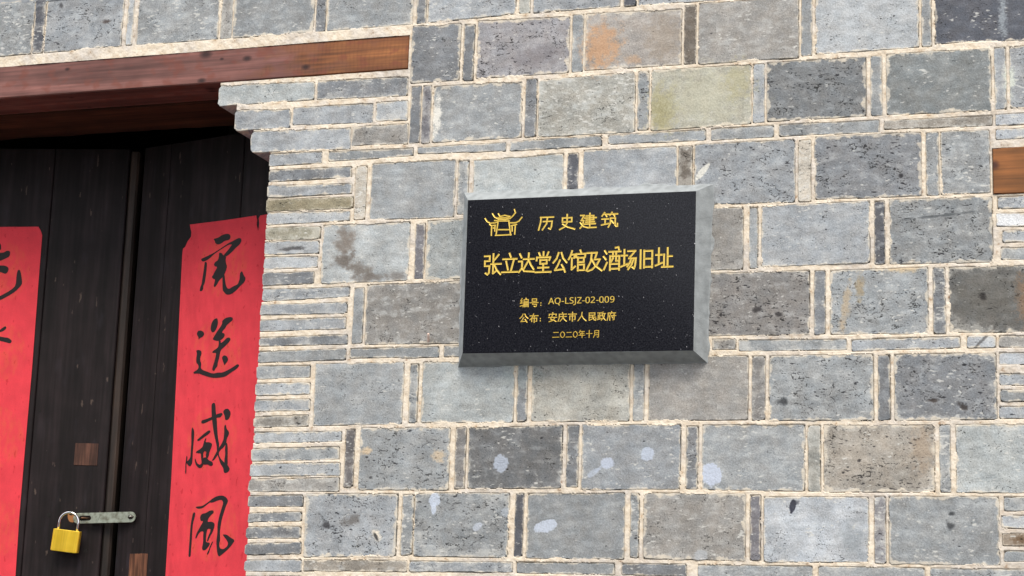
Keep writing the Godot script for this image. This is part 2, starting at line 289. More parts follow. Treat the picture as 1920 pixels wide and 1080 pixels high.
const PAPER_L := [-0.5257,2.7551,-0.4233,2.7568,-0.3009,2.7587,-0.2931,2.7469,-0.2867,2.7318,-0.2861,2.5826,-0.2839,2.3181,-0.2852,2.0582,-0.2853,1.8664,-0.2729,1.1998,-0.5118,1.1912,-0.5357,2.134]
const DISCS_R := [[0.3563,2.6114],[0.3563,2.3592],[0.3576,2.0975],[0.379,1.8389]]
const DISCS_L := [[-0.4115,2.615],[-0.403,2.3658],[-0.3865,2.1048],[-0.3755,1.8326]]
const PLAQUE := [-0.2918,2.6501,0.3062,2.6449,0.3048,2.2464,-0.2906,2.2513]
const CEMENT := [-0.3218,2.6835,0.3371,2.6749,0.3248,2.2268,-0.3199,2.2279]
const LINES := [
	[["历",-0.1002,2.5999,-0.0564,2.5611,0.0044],["史",-0.0452,2.6002,-0.0018,2.5602,0.0044],["建",0.0093,2.6005,0.0538,2.5606,0.0044],["筑",0.0648,2.6007,0.109,2.561,0.0044]],
	[["张",-0.2434,2.5072,-0.1947,2.449,0.0052],["立",-0.1934,2.5055,-0.1507,2.453,0.0052],["达",-0.1508,2.5066,-0.1055,2.4515,0.0052],["堂",-0.1055,2.5062,-0.0605,2.4513,0.0052],["公",-0.0591,2.5046,-0.02,2.4512,0.0052],["馆",-0.0187,2.507,0.0286,2.4523,0.0052],["及",0.0272,2.5039,0.0714,2.4508,0.0052],["酒",0.0727,2.5062,0.118,2.4506,0.0052],["场",0.118,2.5059,0.1603,2.4518,0.0052],["旧",0.1643,2.5042,0.2023,2.4529,0.0052],["址",0.2063,2.5065,0.2508,2.4527,0.0052]],
	[["编",-0.1417,2.3886,-0.1178,2.3654,0.0026],["号",-0.115,2.3878,-0.0925,2.3646,0.0026],["：",-0.0911,2.3873,-0.0813,2.3641,0.0026]],
	[["公",-0.1418,2.349,-0.1179,2.3259,0.0027],["布",-0.1151,2.3483,-0.0913,2.3252,0.0027],["：",-0.0913,2.3465,-0.0815,2.3248,0.0027],["安",-0.0662,2.3497,-0.0425,2.326,0.0027],["庆",-0.0411,2.349,-0.0175,2.326,0.0027],["市",-0.0148,2.3496,0.0087,2.326,0.0027],["人",0.0101,2.3489,0.0335,2.326,0.0027],["民",0.0363,2.3482,0.0596,2.326,0.0027],["政",0.061,2.3482,0.0829,2.3261,0.0027],["府",0.0856,2.3482,0.1088,2.3254,0.0027]],
	[["二",-0.0538,2.3021,-0.0357,2.2846,0.002],["〇",-0.0343,2.301,-0.0205,2.2849,0.002],["二",-0.0191,2.3013,-0.0025,2.2845,0.002],["〇",-0.0012,2.3009,0.0126,2.2848,0.002],["年",0.014,2.3032,0.0305,2.2837,0.002],["十",0.0332,2.3027,0.0497,2.2833,0.002],["月",0.0511,2.3023,0.0689,2.2829,0.002]]
]
const CODE_AT := [-0.0671,2.369,0.104,2.3674,2.3847]
const EMBLEM := [
	[-0.2223,2.6104,-0.2167,2.602,-0.2061,2.5962,-0.1872,2.5941,-0.1747,2.5964,-0.1667,2.6038,-0.1611,2.6107,-0.164,2.6189],
	[-0.2065,2.6097,-0.203,2.6042],
	[-0.2017,2.6029,-0.1896,2.6052,-0.176,2.6018],
	[-0.2093,2.5996,-0.1738,2.598],
	[-0.2418,2.5986,-0.2369,2.5914,-0.2283,2.5866,-0.2149,2.5868,-0.2075,2.5889],
	[-0.1739,2.585,-0.1606,2.5845,-0.1516,2.5881,-0.1436,2.5977],
	[-0.2164,2.5928,-0.2059,2.5921],
	[-0.2076,2.5914,-0.1774,2.5901],
	[-0.2067,2.5913,-0.2113,2.5539],
	[-0.1783,2.5901,-0.172,2.5533],
	[-0.2051,2.5685,-0.1763,2.5673],
	[-0.2129,2.5538,-0.1712,2.5541],
	[-0.229,2.5831,-0.2239,2.5795,-0.2238,2.5544],
	[-0.2243,2.5795,-0.2139,2.5803],
	[-0.2147,2.5803,-0.215,2.5653],
	[-0.172,2.5772,-0.1575,2.5799],
	[-0.1604,2.5788,-0.1613,2.5549],
	[-0.1691,2.5771,-0.1682,2.5633],
	[-0.2195,2.5736,-0.2145,2.5734]
]
# strokes of the characters on a grid of 100 by 100, y down
const GLYPHS := {
	"历": [[15,12,92,12],[18,12,16,45,5,95],[32,40,85,40,82,75,76,92,66,86],[56,22,52,55,28,95]],
	"史": [[22,22,78,22,78,48,22,48,22,22],[50,2,50,55,36,80,6,96],[25,62,55,82,96,96]],
	"建": [[38,16,82,16,82,42],[30,29,96,29],[38,42,82,42],[36,55,86,55],[30,68,92,68],[60,2,60,82],[6,12,26,12,10,45,24,45,18,75,4,94],[6,60,25,84,50,92,96,92]],
	"筑": [[20,2,6,22],[14,12,46,12],[28,14,34,26],[64,2,52,20],[58,12,96,12],[74,14,80,26],[6,42,44,42],[25,42,25,74],[4,80,46,72],[56,38,56,70,44,95],[56,38,84,38,84,84,90,92,97,92,97,76],[64,56,74,70]],
	"张": [[8,12,36,12,36,34,10,34,10,56,36,56,34,86,26,94,16,88],[84,8,58,34],[44,48,98,48],[56,4,56,90,72,80],[62,50,76,74,97,94]],
	"立": [[48,2,56,18],[8,28,92,28],[28,40,40,80],[74,36,58,88],[3,92,97,92]],
	"达": [[12,8,22,24],[6,42,26,42,26,74,8,92],[26,74,40,88,97,92],[34,32,94,32],[64,6,62,40,36,78],[64,36,76,58,94,80]],
	"堂": [[50,2,50,20],[24,6,32,20],[78,4,70,20],[10,40,12,26,90,26,84,40],[32,38,70,38,70,56,32,56,32,38],[50,56,50,94],[20,74,80,74],[6,95,94,95]],
	"公": [[40,6,28,32,6,52],[60,6,72,32,95,52],[50,42,36,66,18,88,80,84],[64,64,74,76,86,97]],
	"馆": [[22,4,14,26,4,42],[18,20,40,20,34,36],[22,38,22,90,40,76],[68,2,74,14],[46,34,46,18,96,18,94,34],[56,34,56,96],[56,36,88,36,88,56,56,56],[56,68,90,68,90,94,56,94]],
	"及": [[10,10,66,10,54,42,84,42,68,68,40,90,16,97],[36,12,32,50,6,94],[36,40,58,72,96,96]],
	"酒": [[10,8,20,20],[4,34,16,46],[6,92,22,62],[34,12,98,12],[40,32,40,96],[40,32,92,32,92,96],[56,14,56,42,46,58],[74,14,74,54,90,54],[42,68,90,68],[42,90,90,90],[70,-6,86,-8,90,4]],
	"场": [[4,32,38,32],[22,6,22,78],[2,84,40,72],[44,12,88,12,50,46,92,46,88,78,82,94,72,88],[64,48,56,66,40,84],[80,48,66,76,46,97]],
	"旧": [[12,8,12,96],[36,10,36,94],[36,12,90,12,90,94],[36,50,90,50],[36,90,90,90]],
	"址": [[4,36,36,36],[20,6,20,80],[2,86,38,74],[70,6,70,90],[70,44,94,44],[50,36,50,90],[38,93,98,93]],
	"编": [[24,4,8,30,26,30,6,56],[6,56,32,52],[4,88,34,78],[66,2,72,12],[46,18,92,18,92,40,46,40],[46,18,46,60,36,96],[52,52,52,96],[52,52,94,52,94,96],[66,52,66,94],[80,52,80,94],[52,72,94,72]],
	"号": [[26,8,76,8,76,34,26,34,26,8],[6,50,94,50],[38,50,30,68,78,68,74,90,62,95,50,88]],
	"布": [[6,24,94,24],[44,4,32,40,6,68],[26,50,26,88],[26,50,80,50,80,84,70,86],[53,34,53,97]],
	"安": [[50,2,54,14],[12,34,12,18,90,18,86,34],[6,52,94,52],[46,30,28,70,62,82,88,96],[74,54,58,82,12,97]],
	"庆": [[52,2,56,14],[16,18,94,18],[18,18,16,60,5,96],[28,44,94,44],[60,26,56,60,26,95],[60,52,72,76,96,95]],
	"市": [[50,2,54,14],[6,22,94,22],[22,42,22,84],[22,42,80,42,80,80,68,82],[50,22,50,98]],
	"人": [[50,4,46,40,6,96],[48,36,66,70,96,96]],
	"民": [[18,10,80,10,80,36,18,36],[18,10,18,94,50,80],[18,58,88,58],[54,36,60,66,76,90,90,94,92,76]],
	"政": [[6,12,50,12],[30,12,30,80],[30,44,50,44],[12,38,12,82],[4,88,54,76],[66,4,56,34],[62,22,96,22],[86,22,80,60,48,96],[62,38,74,70,97,96]],
	"府": [[52,2,56,12],[14,16,96,16],[16,16,14,60,4,96],[42,26,26,54],[34,44,34,96],[50,46,98,46],[80,28,80,88,68,92],[58,58,64,72]],
	"二": [[16,18,84,18],[4,86,96,86]],
	"年": [[28,2,8,34],[22,18,90,18],[28,42,84,42],[28,42,28,66],[4,66,96,66],[56,18,56,98]],
	"十": [[6,44,94,44],[50,4,50,97]],
	"月": [[26,6,24,60,8,96],[26,6,82,6,82,86,72,94,62,88],[26,34,82,34],[26,60,82,60]],
	"：": [[50,52,51,54],[50,78,51,80]],
	"〇": [[50,4,77,18,90,50,77,82,50,96,23,82,10,50,23,18,50,4]],
}
const PLAQUE_Z := 0.06
# the picture of the brick faces lies over this piece of the wall
const AX := -1.87
const AY := 1.58
const AW := 3.12
const AH := 1.88
const TW := 2048
const TH := 1234
const CELL := 0.0022

var M := {}
var rng := RandomNumberGenerator.new()

# ---------------------------------------------------------------- helpers
func noise(kind: int, freq: float, seed_value: int, octaves := 3) -> FastNoiseLite:
	var n := FastNoiseLite.new()
	n.noise_type = kind
	n.frequency = freq
	n.seed = seed_value
	n.fractal_octaves = octaves
	return n

func field(n: FastNoiseLite, w: int, h: int, sx := 1.0, sy := 1.0) -> PackedByteArray:
	var im := n.get_image(int(ceil(w / sx)), int(ceil(h / sy)))
	if sx != 1.0 or sy != 1.0:
		im.resize(w, h, Image.INTERPOLATE_CUBIC)
	im.convert(Image.FORMAT_L8)
	return im.get_data()

func tex(n: FastNoiseLite, size: int, cols: Array, offs: Array) -> NoiseTexture2D:
	var t := NoiseTexture2D.new()
	t.width = size
	t.height = size
	t.seamless = true
	t.noise = n
	if cols.size() > 0:
		var g := Gradient.new()
		g.offsets = PackedFloat32Array(offs)
		g.colors = PackedColorArray(cols)
		t.color_ramp = g
	return t

func c8(r: float, g: float, b: float) -> Color:
	return Color(r / 255.0, g / 255.0, b / 255.0)

func mat(col: Color, rough: float, metal := 0.0, spec := 0.5) -> StandardMaterial3D:
	var m := StandardMaterial3D.new()
	m.albedo_color = col
	m.roughness = rough
	m.metallic = metal
	m.metallic_specular = spec
	return m

func thing(called: String, at: Vector3, label: String, category: String, group := "") -> Node3D:
	var o := Node3D.new()
	o.name = called
	o.position = at
	add_child(o, true)
	o.set_meta("label", label)
	o.set_meta("category", category)
	if group:
		o.set_meta("group", group)
	return o

func part(called: String, mesh: Mesh, m: Material, parent: Node, at := Vector3.ZERO) -> MeshInstance3D:
	var o := MeshInstance3D.new()
	o.name = called
	o.mesh = mesh
	o.material_override = m
	o.position = at
	parent.add_child(o, true)
	return o

func structure(called: String, mesh: Mesh, m: Material, at: Vector3) -> void:
	part(called, mesh, m, self, at).set_meta("kind", "structure")

func box(size: Vector3) -> BoxMesh:
	var b := BoxMesh.new()
	b.size = size
	return b

func begin() -> SurfaceTool:
	var st := SurfaceTool.new()
	st.begin(Mesh.PRIMITIVE_TRIANGLES)
	st.set_smooth_group(-1)
	return st

func finish(st: SurfaceTool) -> ArrayMesh:
	st.generate_normals()
	return st.commit()

func tri(st: SurfaceTool, a: Vector3, b: Vector3, c: Vector3, uva := Vector2.ZERO, uvb := Vector2.ZERO, uvc := Vector2.ZERO) -> void:
	st.set_uv(uva); st.add_vertex(a)
	st.set_uv(uvb); st.add_vertex(b)
	st.set_uv(uvc); st.add_vertex(c)

func quad(st: SurfaceTool, a: Vector3, b: Vector3, c: Vector3, d: Vector3) -> void:   # clockwise from outside
	var ua := Vector2(a.x + a.z, -a.y); var ub := Vector2(b.x + b.z, -b.y); var uc := Vector2(c.x + c.z, -c.y); var ud := Vector2(d.x + d.z, -d.y)
	if absf((b - a).cross(c - a).normalized().y) > 0.7:
		ua = Vector2(a.x, a.z); ub = Vector2(b.x, b.z); uc = Vector2(c.x, c.z); ud = Vector2(d.x, d.z)
	tri(st, a, b, c, ua, ub, uc)
	tri(st, a, c, d, ua, uc, ud)

# box with its edges chamfered by e, textured in metres
func chamfered(a: Vector3, b: Vector3, e: float, st: SurfaceTool = null) -> ArrayMesh:
	var own := st == null
	if own:
		st = begin()
	var X := [a.x, a.x + e, b.x - e, b.x]; var Y := [a.y, a.y + e, b.y - e, b.y]; var Z := [a.z, a.z + e, b.z - e, b.z]
	# front / back
	quad(st, Vector3(X[1], Y[2], Z[3]), Vector3(X[2], Y[2], Z[3]), Vector3(X[2], Y[1], Z[3]), Vector3(X[1], Y[1], Z[3]))
	quad(st, Vector3(X[2], Y[2], Z[0]), Vector3(X[1], Y[2], Z[0]), Vector3(X[1], Y[1], Z[0]), Vector3(X[2], Y[1], Z[0]))
	# left / right
	quad(st, Vector3(X[0], Y[2], Z[1]), Vector3(X[0], Y[2], Z[2]), Vector3(X[0], Y[1], Z[2]), Vector3(X[0], Y[1], Z[1]))
	quad(st, Vector3(X[3], Y[2], Z[2]), Vector3(X[3], Y[2], Z[1]), Vector3(X[3], Y[1], Z[1]), Vector3(X[3], Y[1], Z[2]))
	# top / bottom
	quad(st, Vector3(X[1], Y[3], Z[1]), Vector3(X[2], Y[3], Z[1]), Vector3(X[2], Y[3], Z[2]), Vector3(X[1], Y[3], Z[2]))
	quad(st, Vector3(X[1], Y[0], Z[2]), Vector3(X[2], Y[0], Z[2]), Vector3(X[2], Y[0], Z[1]), Vector3(X[1], Y[0], Z[1]))
	# chamfers
	quad(st, Vector3(X[1], Y[3], Z[2]), Vector3(X[2], Y[3], Z[2]), Vector3(X[2], Y[2], Z[3]), Vector3(X[1], Y[2], Z[3]))
	quad(st, Vector3(X[1], Y[1], Z[3]), Vector3(X[2], Y[1], Z[3]), Vector3(X[2], Y[0], Z[2]), Vector3(X[1], Y[0], Z[2]))
	quad(st, Vector3(X[2], Y[3], Z[1]), Vector3(X[1], Y[3], Z[1]), Vector3(X[1], Y[2], Z[0]), Vector3(X[2], Y[2], Z[0]))
	quad(st, Vector3(X[2], Y[1], Z[0]), Vector3(X[1], Y[1], Z[0]), Vector3(X[1], Y[0], Z[1]), Vector3(X[2], Y[0], Z[1]))
	quad(st, Vector3(X[0], Y[2], Z[2]), Vector3(X[1], Y[2], Z[3]), Vector3(X[1], Y[1], Z[3]), Vector3(X[0], Y[1], Z[2]))
	quad(st, Vector3(X[2], Y[2], Z[3]), Vector3(X[3], Y[2], Z[2]), Vector3(X[3], Y[1], Z[2]), Vector3(X[2], Y[1], Z[3]))
	quad(st, Vector3(X[1], Y[2], Z[0]), Vector3(X[0], Y[2], Z[1]), Vector3(X[0], Y[1], Z[1]), Vector3(X[1], Y[1], Z[0]))
	quad(st, Vector3(X[3], Y[2], Z[1]), Vector3(X[2], Y[2], Z[0]), Vector3(X[2], Y[1], Z[0]), Vector3(X[3], Y[1], Z[1]))
	quad(st, Vector3(X[0], Y[2], Z[1]), Vector3(X[1], Y[3], Z[1]), Vector3(X[1], Y[3], Z[2]), Vector3(X[0], Y[2], Z[2]))
	quad(st, Vector3(X[2], Y[3], Z[1]), Vector3(X[3], Y[2], Z[1]), Vector3(X[3], Y[2], Z[2]), Vector3(X[2], Y[3], Z[2]))
	quad(st, Vector3(X[1], Y[0], Z[1]), Vector3(X[0], Y[1], Z[1]), Vector3(X[0], Y[1], Z[2]), Vector3(X[1], Y[0], Z[2]))
	quad(st, Vector3(X[3], Y[1], Z[1]), Vector3(X[2], Y[0], Z[1]), Vector3(X[2], Y[0], Z[2]), Vector3(X[3], Y[1], Z[2]))
	for sx in [0, 1]:
		for sy in [0, 1]:
			for sz in [0, 1]:
				var xo: float = X[0] if sx == 0 else X[3]; var xi: float = X[1] if sx == 0 else X[2]
				var yo: float = Y[0] if sy == 0 else Y[3]; var yi: float = Y[1] if sy == 0 else Y[2]
				var zo: float = Z[0] if sz == 0 else Z[3]; var zi: float = Z[1] if sz == 0 else Z[2]
				if (sx + sy + sz) % 2 == 1:
					tri(st, Vector3(xo, yi, zi), Vector3(xi, yo, zi), Vector3(xi, yi, zo))
				else:
					tri(st, Vector3(xo, yi, zi), Vector3(xi, yi, zo), Vector3(xi, yo, zi))
	return finish(st) if own else null

func flat_to_poly(a: Array) -> PackedVector2Array:
	var p := PackedVector2Array()
	for i in range(0, a.size(), 2):
		p.append(Vector2(a[i], a[i + 1]))
	return p

# flat sheet with the outline p, its face at z1 and its rim down to z0
func sheet(p: PackedVector2Array, z0: float, z1: float, st: SurfaceTool, wave: FastNoiseLite = null) -> void:
	var area := 0.0
	for i in p.size():
		var q := p[(i + 1) % p.size()]
		area += p[i].x * q.y - q.x * p[i].y
	if area > 0.0:
		p.reverse()
	var ix := Geometry2D.triangulate_polygon(p)
	for k in range(0, ix.size(), 3):
		var t := [p[ix[k]], p[ix[k + 1]], p[ix[k + 2]]]
		if (t[1] - t[0]).cross(t[2] - t[0]) > 0.0:
			t = [t[0], t[2], t[1]]
		tri(st, Vector3(t[0].x, t[0].y, z1), Vector3(t[1].x, t[1].y, z1), Vector3(t[2].x, t[2].y, z1), t[0], t[1], t[2])
	for i in p.size():
		var a := p[i]; var b := p[(i + 1) % p.size()]
		tri(st, Vector3(a.x, a.y, z1), Vector3(a.x, a.y, z0), Vector3(b.x, b.y, z0), a, a, b)
		tri(st, Vector3(a.x, a.y, z1), Vector3(b.x, b.y, z0), Vector3(b.x, b.y, z1), a, b, b)

func tube(path: PackedVector3Array, radius: float, sides: int) -> ArrayMesh:
	var st := SurfaceTool.new()
	st.begin(Mesh.PRIMITIVE_TRIANGLES)
	st.set_smooth_group(0)
	var rings := []
	var ref := Vector3(0, 0, 1)
	for i in path.size():
		var d := (path[mini(i + 1, path.size() - 1)] - path[maxi(i - 1, 0)]).normalized()
		var u := ref - d * ref.dot(d)
		u = u.normalized() if u.length() > 0.05 else d.cross(Vector3(0, 1, 0)).normalized()
		var v := d.cross(u)
		var ring := []
		for k in sides:
			var a := TAU * k / sides
			ring.append(path[i] + (u * cos(a) + v * sin(a)) * radius)
		rings.append(ring)
	for i in rings.size() - 1:
		for k in sides:
			var k2: int = (k + 1) % sides
			tri(st, rings[i][k], rings[i + 1][k2], rings[i + 1][k])
			tri(st, rings[i][k], rings[i][k2], rings[i + 1][k2])
	for e in [0, rings.size() - 1]:
		for k in sides:
			var k2: int = (k + 1) % sides
			if e == 0:
				tri(st, path[0], rings[0][k2], rings[0][k])
			else:
				tri(st, path[e], rings[e][k], rings[e][k2])
	return finish(st)

# ---------------------------------------------------------------- brickwork
func brick_uv(x: float, y: float) -> Vector2:
	return Vector2((x - AX) / AW, (AY + AH - y) / AH)

# one brick: uneven outline, worn arris, face proud by pz; the face is a fan round the middle
func brick_mesh(b: Array, pz: float, tilt: Vector2, depth: float, st: SurfaceTool, wobble: FastNoiseLite) -> void:
	var x0: float = b[0]; var x1: float = b[1]
	var cx := (x0 + x1) * 0.5
	var cy: float = (b[2] + b[3] + b[4] + b[5]) * 0.25
	var w := x1 - x0
	var hgt: float = ((b[2] - b[4]) + (b[3] - b[5])) * 0.5
	var p := PackedVector2Array()
	var rl := minf((rng.randf_range(0.0025, 0.006) if hgt < 0.04 else 0.008) if b[8] == 1 else rng.randf_range(0.002, 0.007), hgt * 0.38)
	var rr := minf(rng.randf_range(0.002, 0.007), hgt * 0.3)
	var nh := maxi(2, int(w / 0.012)); var nv := maxi(2, int(hgt / 0.012))
	# clockwise seen from the street: top edge left to right, right edge down, bottom edge back, left edge up
	for i in nh:
		var t := lerpf(rl / w, 1.0 - rr / w, float(i) / (nh - 1))
		p.append(Vector2(x0 + w * t, lerpf(b[2], b[3], t)))
	for i in nv:
		var t := lerpf(rr / hgt, 1.0 - rr / hgt, float(i) / (nv - 1))
		p.append(Vector2(x1, lerpf(b[3], b[5], t)))
	for i in nh:
		var t := lerpf(1.0 - rr / w, rl / w, float(i) / (nh - 1))
		p.append(Vector2(x0 + w * t, lerpf(b[4], b[5], t)))
	for i in nv:
		var t := lerpf(1.0 - rl / hgt, rl / hgt, float(i) / (nv - 1))
		p.append(Vector2(x0, lerpf(b[2], b[4], t)))
	var outer := PackedVector3Array(); var inner := PackedVector3Array(); var back := PackedVector3Array()
	var mid := Vector2(cx, cy)
	var bev := 0.0012
	for q in p:
		var dir := (mid - q)
		var inset := Vector2(clampf(dir.x, -1, 1), clampf(dir.y, -1, 1))
		inset = Vector2(signf(dir.x) if absf(dir.x) > w * 0.5 - 0.0045 else 0.0, signf(dir.y) if absf(dir.y) > hgt * 0.5 - 0.0045 else 0.0)
		var jit := 0.0008 * wobble.get_noise_2d(q.x * 1300.0, q.y * 1300.0) + 0.0022 * wobble.get_noise_2d(q.x * 260.0 + 99.0, q.y * 260.0)
		var o := q + inset * (jit + 0.0004)
		var bv := bev * (1.0 + 1.2 * wobble.get_noise_2d(q.x * 700.0 - 55.0, q.y * 700.0))
		var n := o + inset * maxf(bv, 0.0008)
		var z := pz + (n.x - cx) * tilt.x + (n.y - cy) * tilt.y
		outer.append(Vector3(o.x, o.y, z - maxf(bv, 0.0008)))
		inner.append(Vector3(n.x, n.y, z))
		back.append(Vector3(o.x, o.y, -depth))
	var c3 := Vector3(cx, cy, pz)
	var k := p.size()
	for i in k:
		var j := (i + 1) % k
		tri(st, c3, inner[i], inner[j], brick_uv(cx, cy), brick_uv(inner[i].x, inner[i].y), brick_uv(inner[j].x, inner[j].y))
		var a := [inner[i], outer[i], outer[j], inner[j]]
		var u := []
		for v in a:
			u.append(brick_uv(v.x, v.y))
		tri(st, a[0], a[1], a[2], u[0], u[1], u[2])
		tri(st, a[0], a[2], a[3], u[0], u[2], u[3])
		var ub := brick_uv(lerpf(back[i].x, cx, 0.7), lerpf(back[i].y, cy, 0.7)); var uc := brick_uv(lerpf(back[j].x, cx, 0.7), lerpf(back[j].y, cy, 0.7))
		tri(st, outer[i], back[i], back[j], u[1], ub, uc)
		tri(st, outer[i], back[j], outer[j], u[1], uc, u[2])

# picture of what the brick faces are made of: fired clay tone, lime film, pits, mortar wash, paint drips
func paint_bricks() -> void:
	var sp := FastNoiseLite.TYPE_SIMPLEX_SMOOTH
	var n1 := field(noise(sp, 0.012, 3, 3), TW, TH)
	var n2 := field(noise(sp, 0.055, 8, 3), TW, TH)
	var n3 := field(noise(sp, 0.22, 13, 2), TW, TH)
	var n4 := field(noise(sp, 0.06, 21, 4), TW, TH, 3.0, 1.0)
	var n5 := field(noise(sp, 0.03, 34, 4), TW, TH)
	var n6 := field(noise(sp, 0.17, 55, 3), TW, TH, 2.6, 1.0)
	var n8 := field(noise(sp, 0.075, 57, 3), TW, TH, 2.2, 1.0)
	var n9 := field(noise(sp, 0.02, 58, 3), TW, TH)
	var n7 := field(noise(sp, 0.45, 56, 1), TW, TH)
	var col := PackedByteArray(); col.resize(TW * TH * 3); col.fill(200)
	var hei := PackedByteArray(); hei.resize(TW * TH); hei.fill(128)
	var kx := AW / TW; var ky := AH / TH
	var r2 := RandomNumberGenerator.new(); r2.seed = 77
	for b in BRICKS:
		var tn: Array = TONES[b[6]]
		var sty: String = b[7]
		var big: bool = (b[1] - b[0]) > 0.1
		var gain := r2.randf_range(0.95, 1.05)
		gain *= 1.04
		var mean: float = (tn[0] + tn[1] + tn[2]) / 3.0
		var tr: float = lerpf(tn[0], mean, 0.35) * gain; var tg: float = lerpf(tn[1], mean, 0.35) * gain; var tb: float = lerpf(tn[2], mean, 0.35) * gain
		var pit_at := 2.0
		if sty == "p":
			pit_at = r2.randf_range(0.80, 0.84)
		elif sty == "r":
			pit_at = r2.randf_range(0.85, 0.9)
		elif big:
			pit_at = r2.randf_range(0.9, 0.98)
		var lime_at := r2.randf_range(0.15, 0.24) + (0.07 if sty == "r" else 0.0)
		var chalk := r2.randf_range(0.0, 0.03)
		var crack := 0.0
		if sty == "p": crack = 0.034
		elif sty == "r" or r2.randf() < 0.5: crack = 0.02
		else: crack = 0.009
		var film := r2.randf_range(0.1, 0.5) if sty != "r" else r2.randf_range(0.45, 0.8)
		var wash := r2.randf_range(0.004, 0.0125)
		if not big or b[2] - b[4] < 0.05:
			wash = r2.randf_range(0.003, 0.008)
		var coarse := r2.randf_range(0.05, 0.13)
		var ph := r2.randi_range(0, 400) * TW / 4 + r2.randi_range(0, 700)
		var x0: float = b[0]; var x1: float = b[1]
		var iw := 1.0 / (x1 - x0)
		var px0 := maxi(0, int((x0 - AX) / kx)); var px1 := mini(TW - 1, int((x1 - AX) / kx) + 1)
		var py0 := maxi(0, int((AY + AH - maxf(b[2], b[3])) / ky)); var py1 := mini(TH - 1, int((AY + AH - minf(b[4], b[5])) / ky) + 1)
		for py in range(py0, py1 + 1):
			var y := AY + AH - (py + 0.5) * ky
			for px in range(px0, px1 + 1):
				var x := AX + (px + 0.5) * kx
				var t := (x - x0) * iw
				var d: float = minf(minf(x - x0, x1 - x), minf(b[2] + (b[3] - b[2]) * t - y, y - b[4] - (b[5] - b[4]) * t))
				var i := py * TW + px
				var j := (i + ph) % (TW * TH)
				var a := n1[j] / 255.0; var m := n2[j] / 255.0; var f := n3[i] / 255.0; var s := n4[j] / 255.0; var e := n5[i] / 255.0; var g := n6[j] / 255.0 + (n9[j] / 255.0 - 0.5) * 0.42; var w7 := n7[i] / 255.0 - 0.5
				var v := 1.0 + (a - 0.5) * coarse * 2.0 + (m - 0.5) * 0.10 + (f - 0.5) * 0.16 + (s - 0.5) * 0.16 + w7 * 0.22
				var r := tr * v; var gr := tg * v; var bl := tb * v
				var tint := (e - 0.5) * 5.0
				r += tint; bl -= tint
				var h := 128.0 + (f - 0.5) * 46.0 + (m - 0.5) * 26.0 + (s - 0.5) * 44.0 + w7 * 34.0
				# lime film and scratches
				var lf := clampf((m * 0.6 + s * 0.6 - 0.66) * 5.0, 0.0, 1.0) * film
				r += (188.0 - r) * lf * 0.6; gr += (192.0 - gr) * lf * 0.6; bl += (194.0 - bl) * lf * 0.6
				var ck := absf(n8[j] / 255.0 - 0.5) - crack * clampf((1.0 - n9[i] / 255.0) * 3.0 - 1.35 + (f - 0.5) * 2.2, 0.0, 1.0)
				if ck < 0.0:
					var cd := clampf(-ck * 90.0, 0.0, 1.0) * 0.6
					r -= r * cd; gr -= gr * cd; bl -= bl * cd
					h -= cd * 110.0
				if g > pit_at:
					var pd := clampf((g - pit_at) * 16.0, 0.0, 1.0)
					r -= r * pd * 0.55; gr -= gr * pd * 0.55; bl -= bl * pd * 0.53
					h -= pd * 90.0
				elif g < lime_at:
					var q := clampf((lime_at - g) * 16.0, 0.0, 1.0) * 0.75
					r += (206.0 - r) * q; gr += (206.0 - gr) * q; bl += (203.0 - bl) * q
					h += q * 20.0
				# chalky lime that has crept in from the joints
				var hz := clampf((chalk * (e * 1.2 + a * 0.8 - 0.5) - d) / 0.012 + (f - 0.5) * 1.1 + (s - 0.5) * 0.9, 0.0, 1.0) * 0.42
				r += (196.0 - r) * hz; gr += (196.0 - gr) * hz; bl += (193.0 - bl) * hz
				# mortar smeared over the edge
				var sm := clampf((wash * (e * 1.3 + m * 0.8 - 0.55) + f * 0.0035 - 0.0012 - d) / 0.0022, 0.0, 1.0)
				if sm > 0.0:
					var sa := sm * (0.25 + 0.7 * m)
					r += (212.0 - r) * sa; gr += (202.0 - gr) * sa; bl += (186.0 - bl) * sa
					h += sm * 26.0
				col[i * 3] = int(clampf(r, 0.0, 255.0)); col[i * 3 + 1] = int(clampf(gr, 0.0, 255.0)); col[i * 3 + 2] = int(clampf(bl, 0.0, 255.0))
				hei[i] = int(clampf(h, 0.0, 255.0))
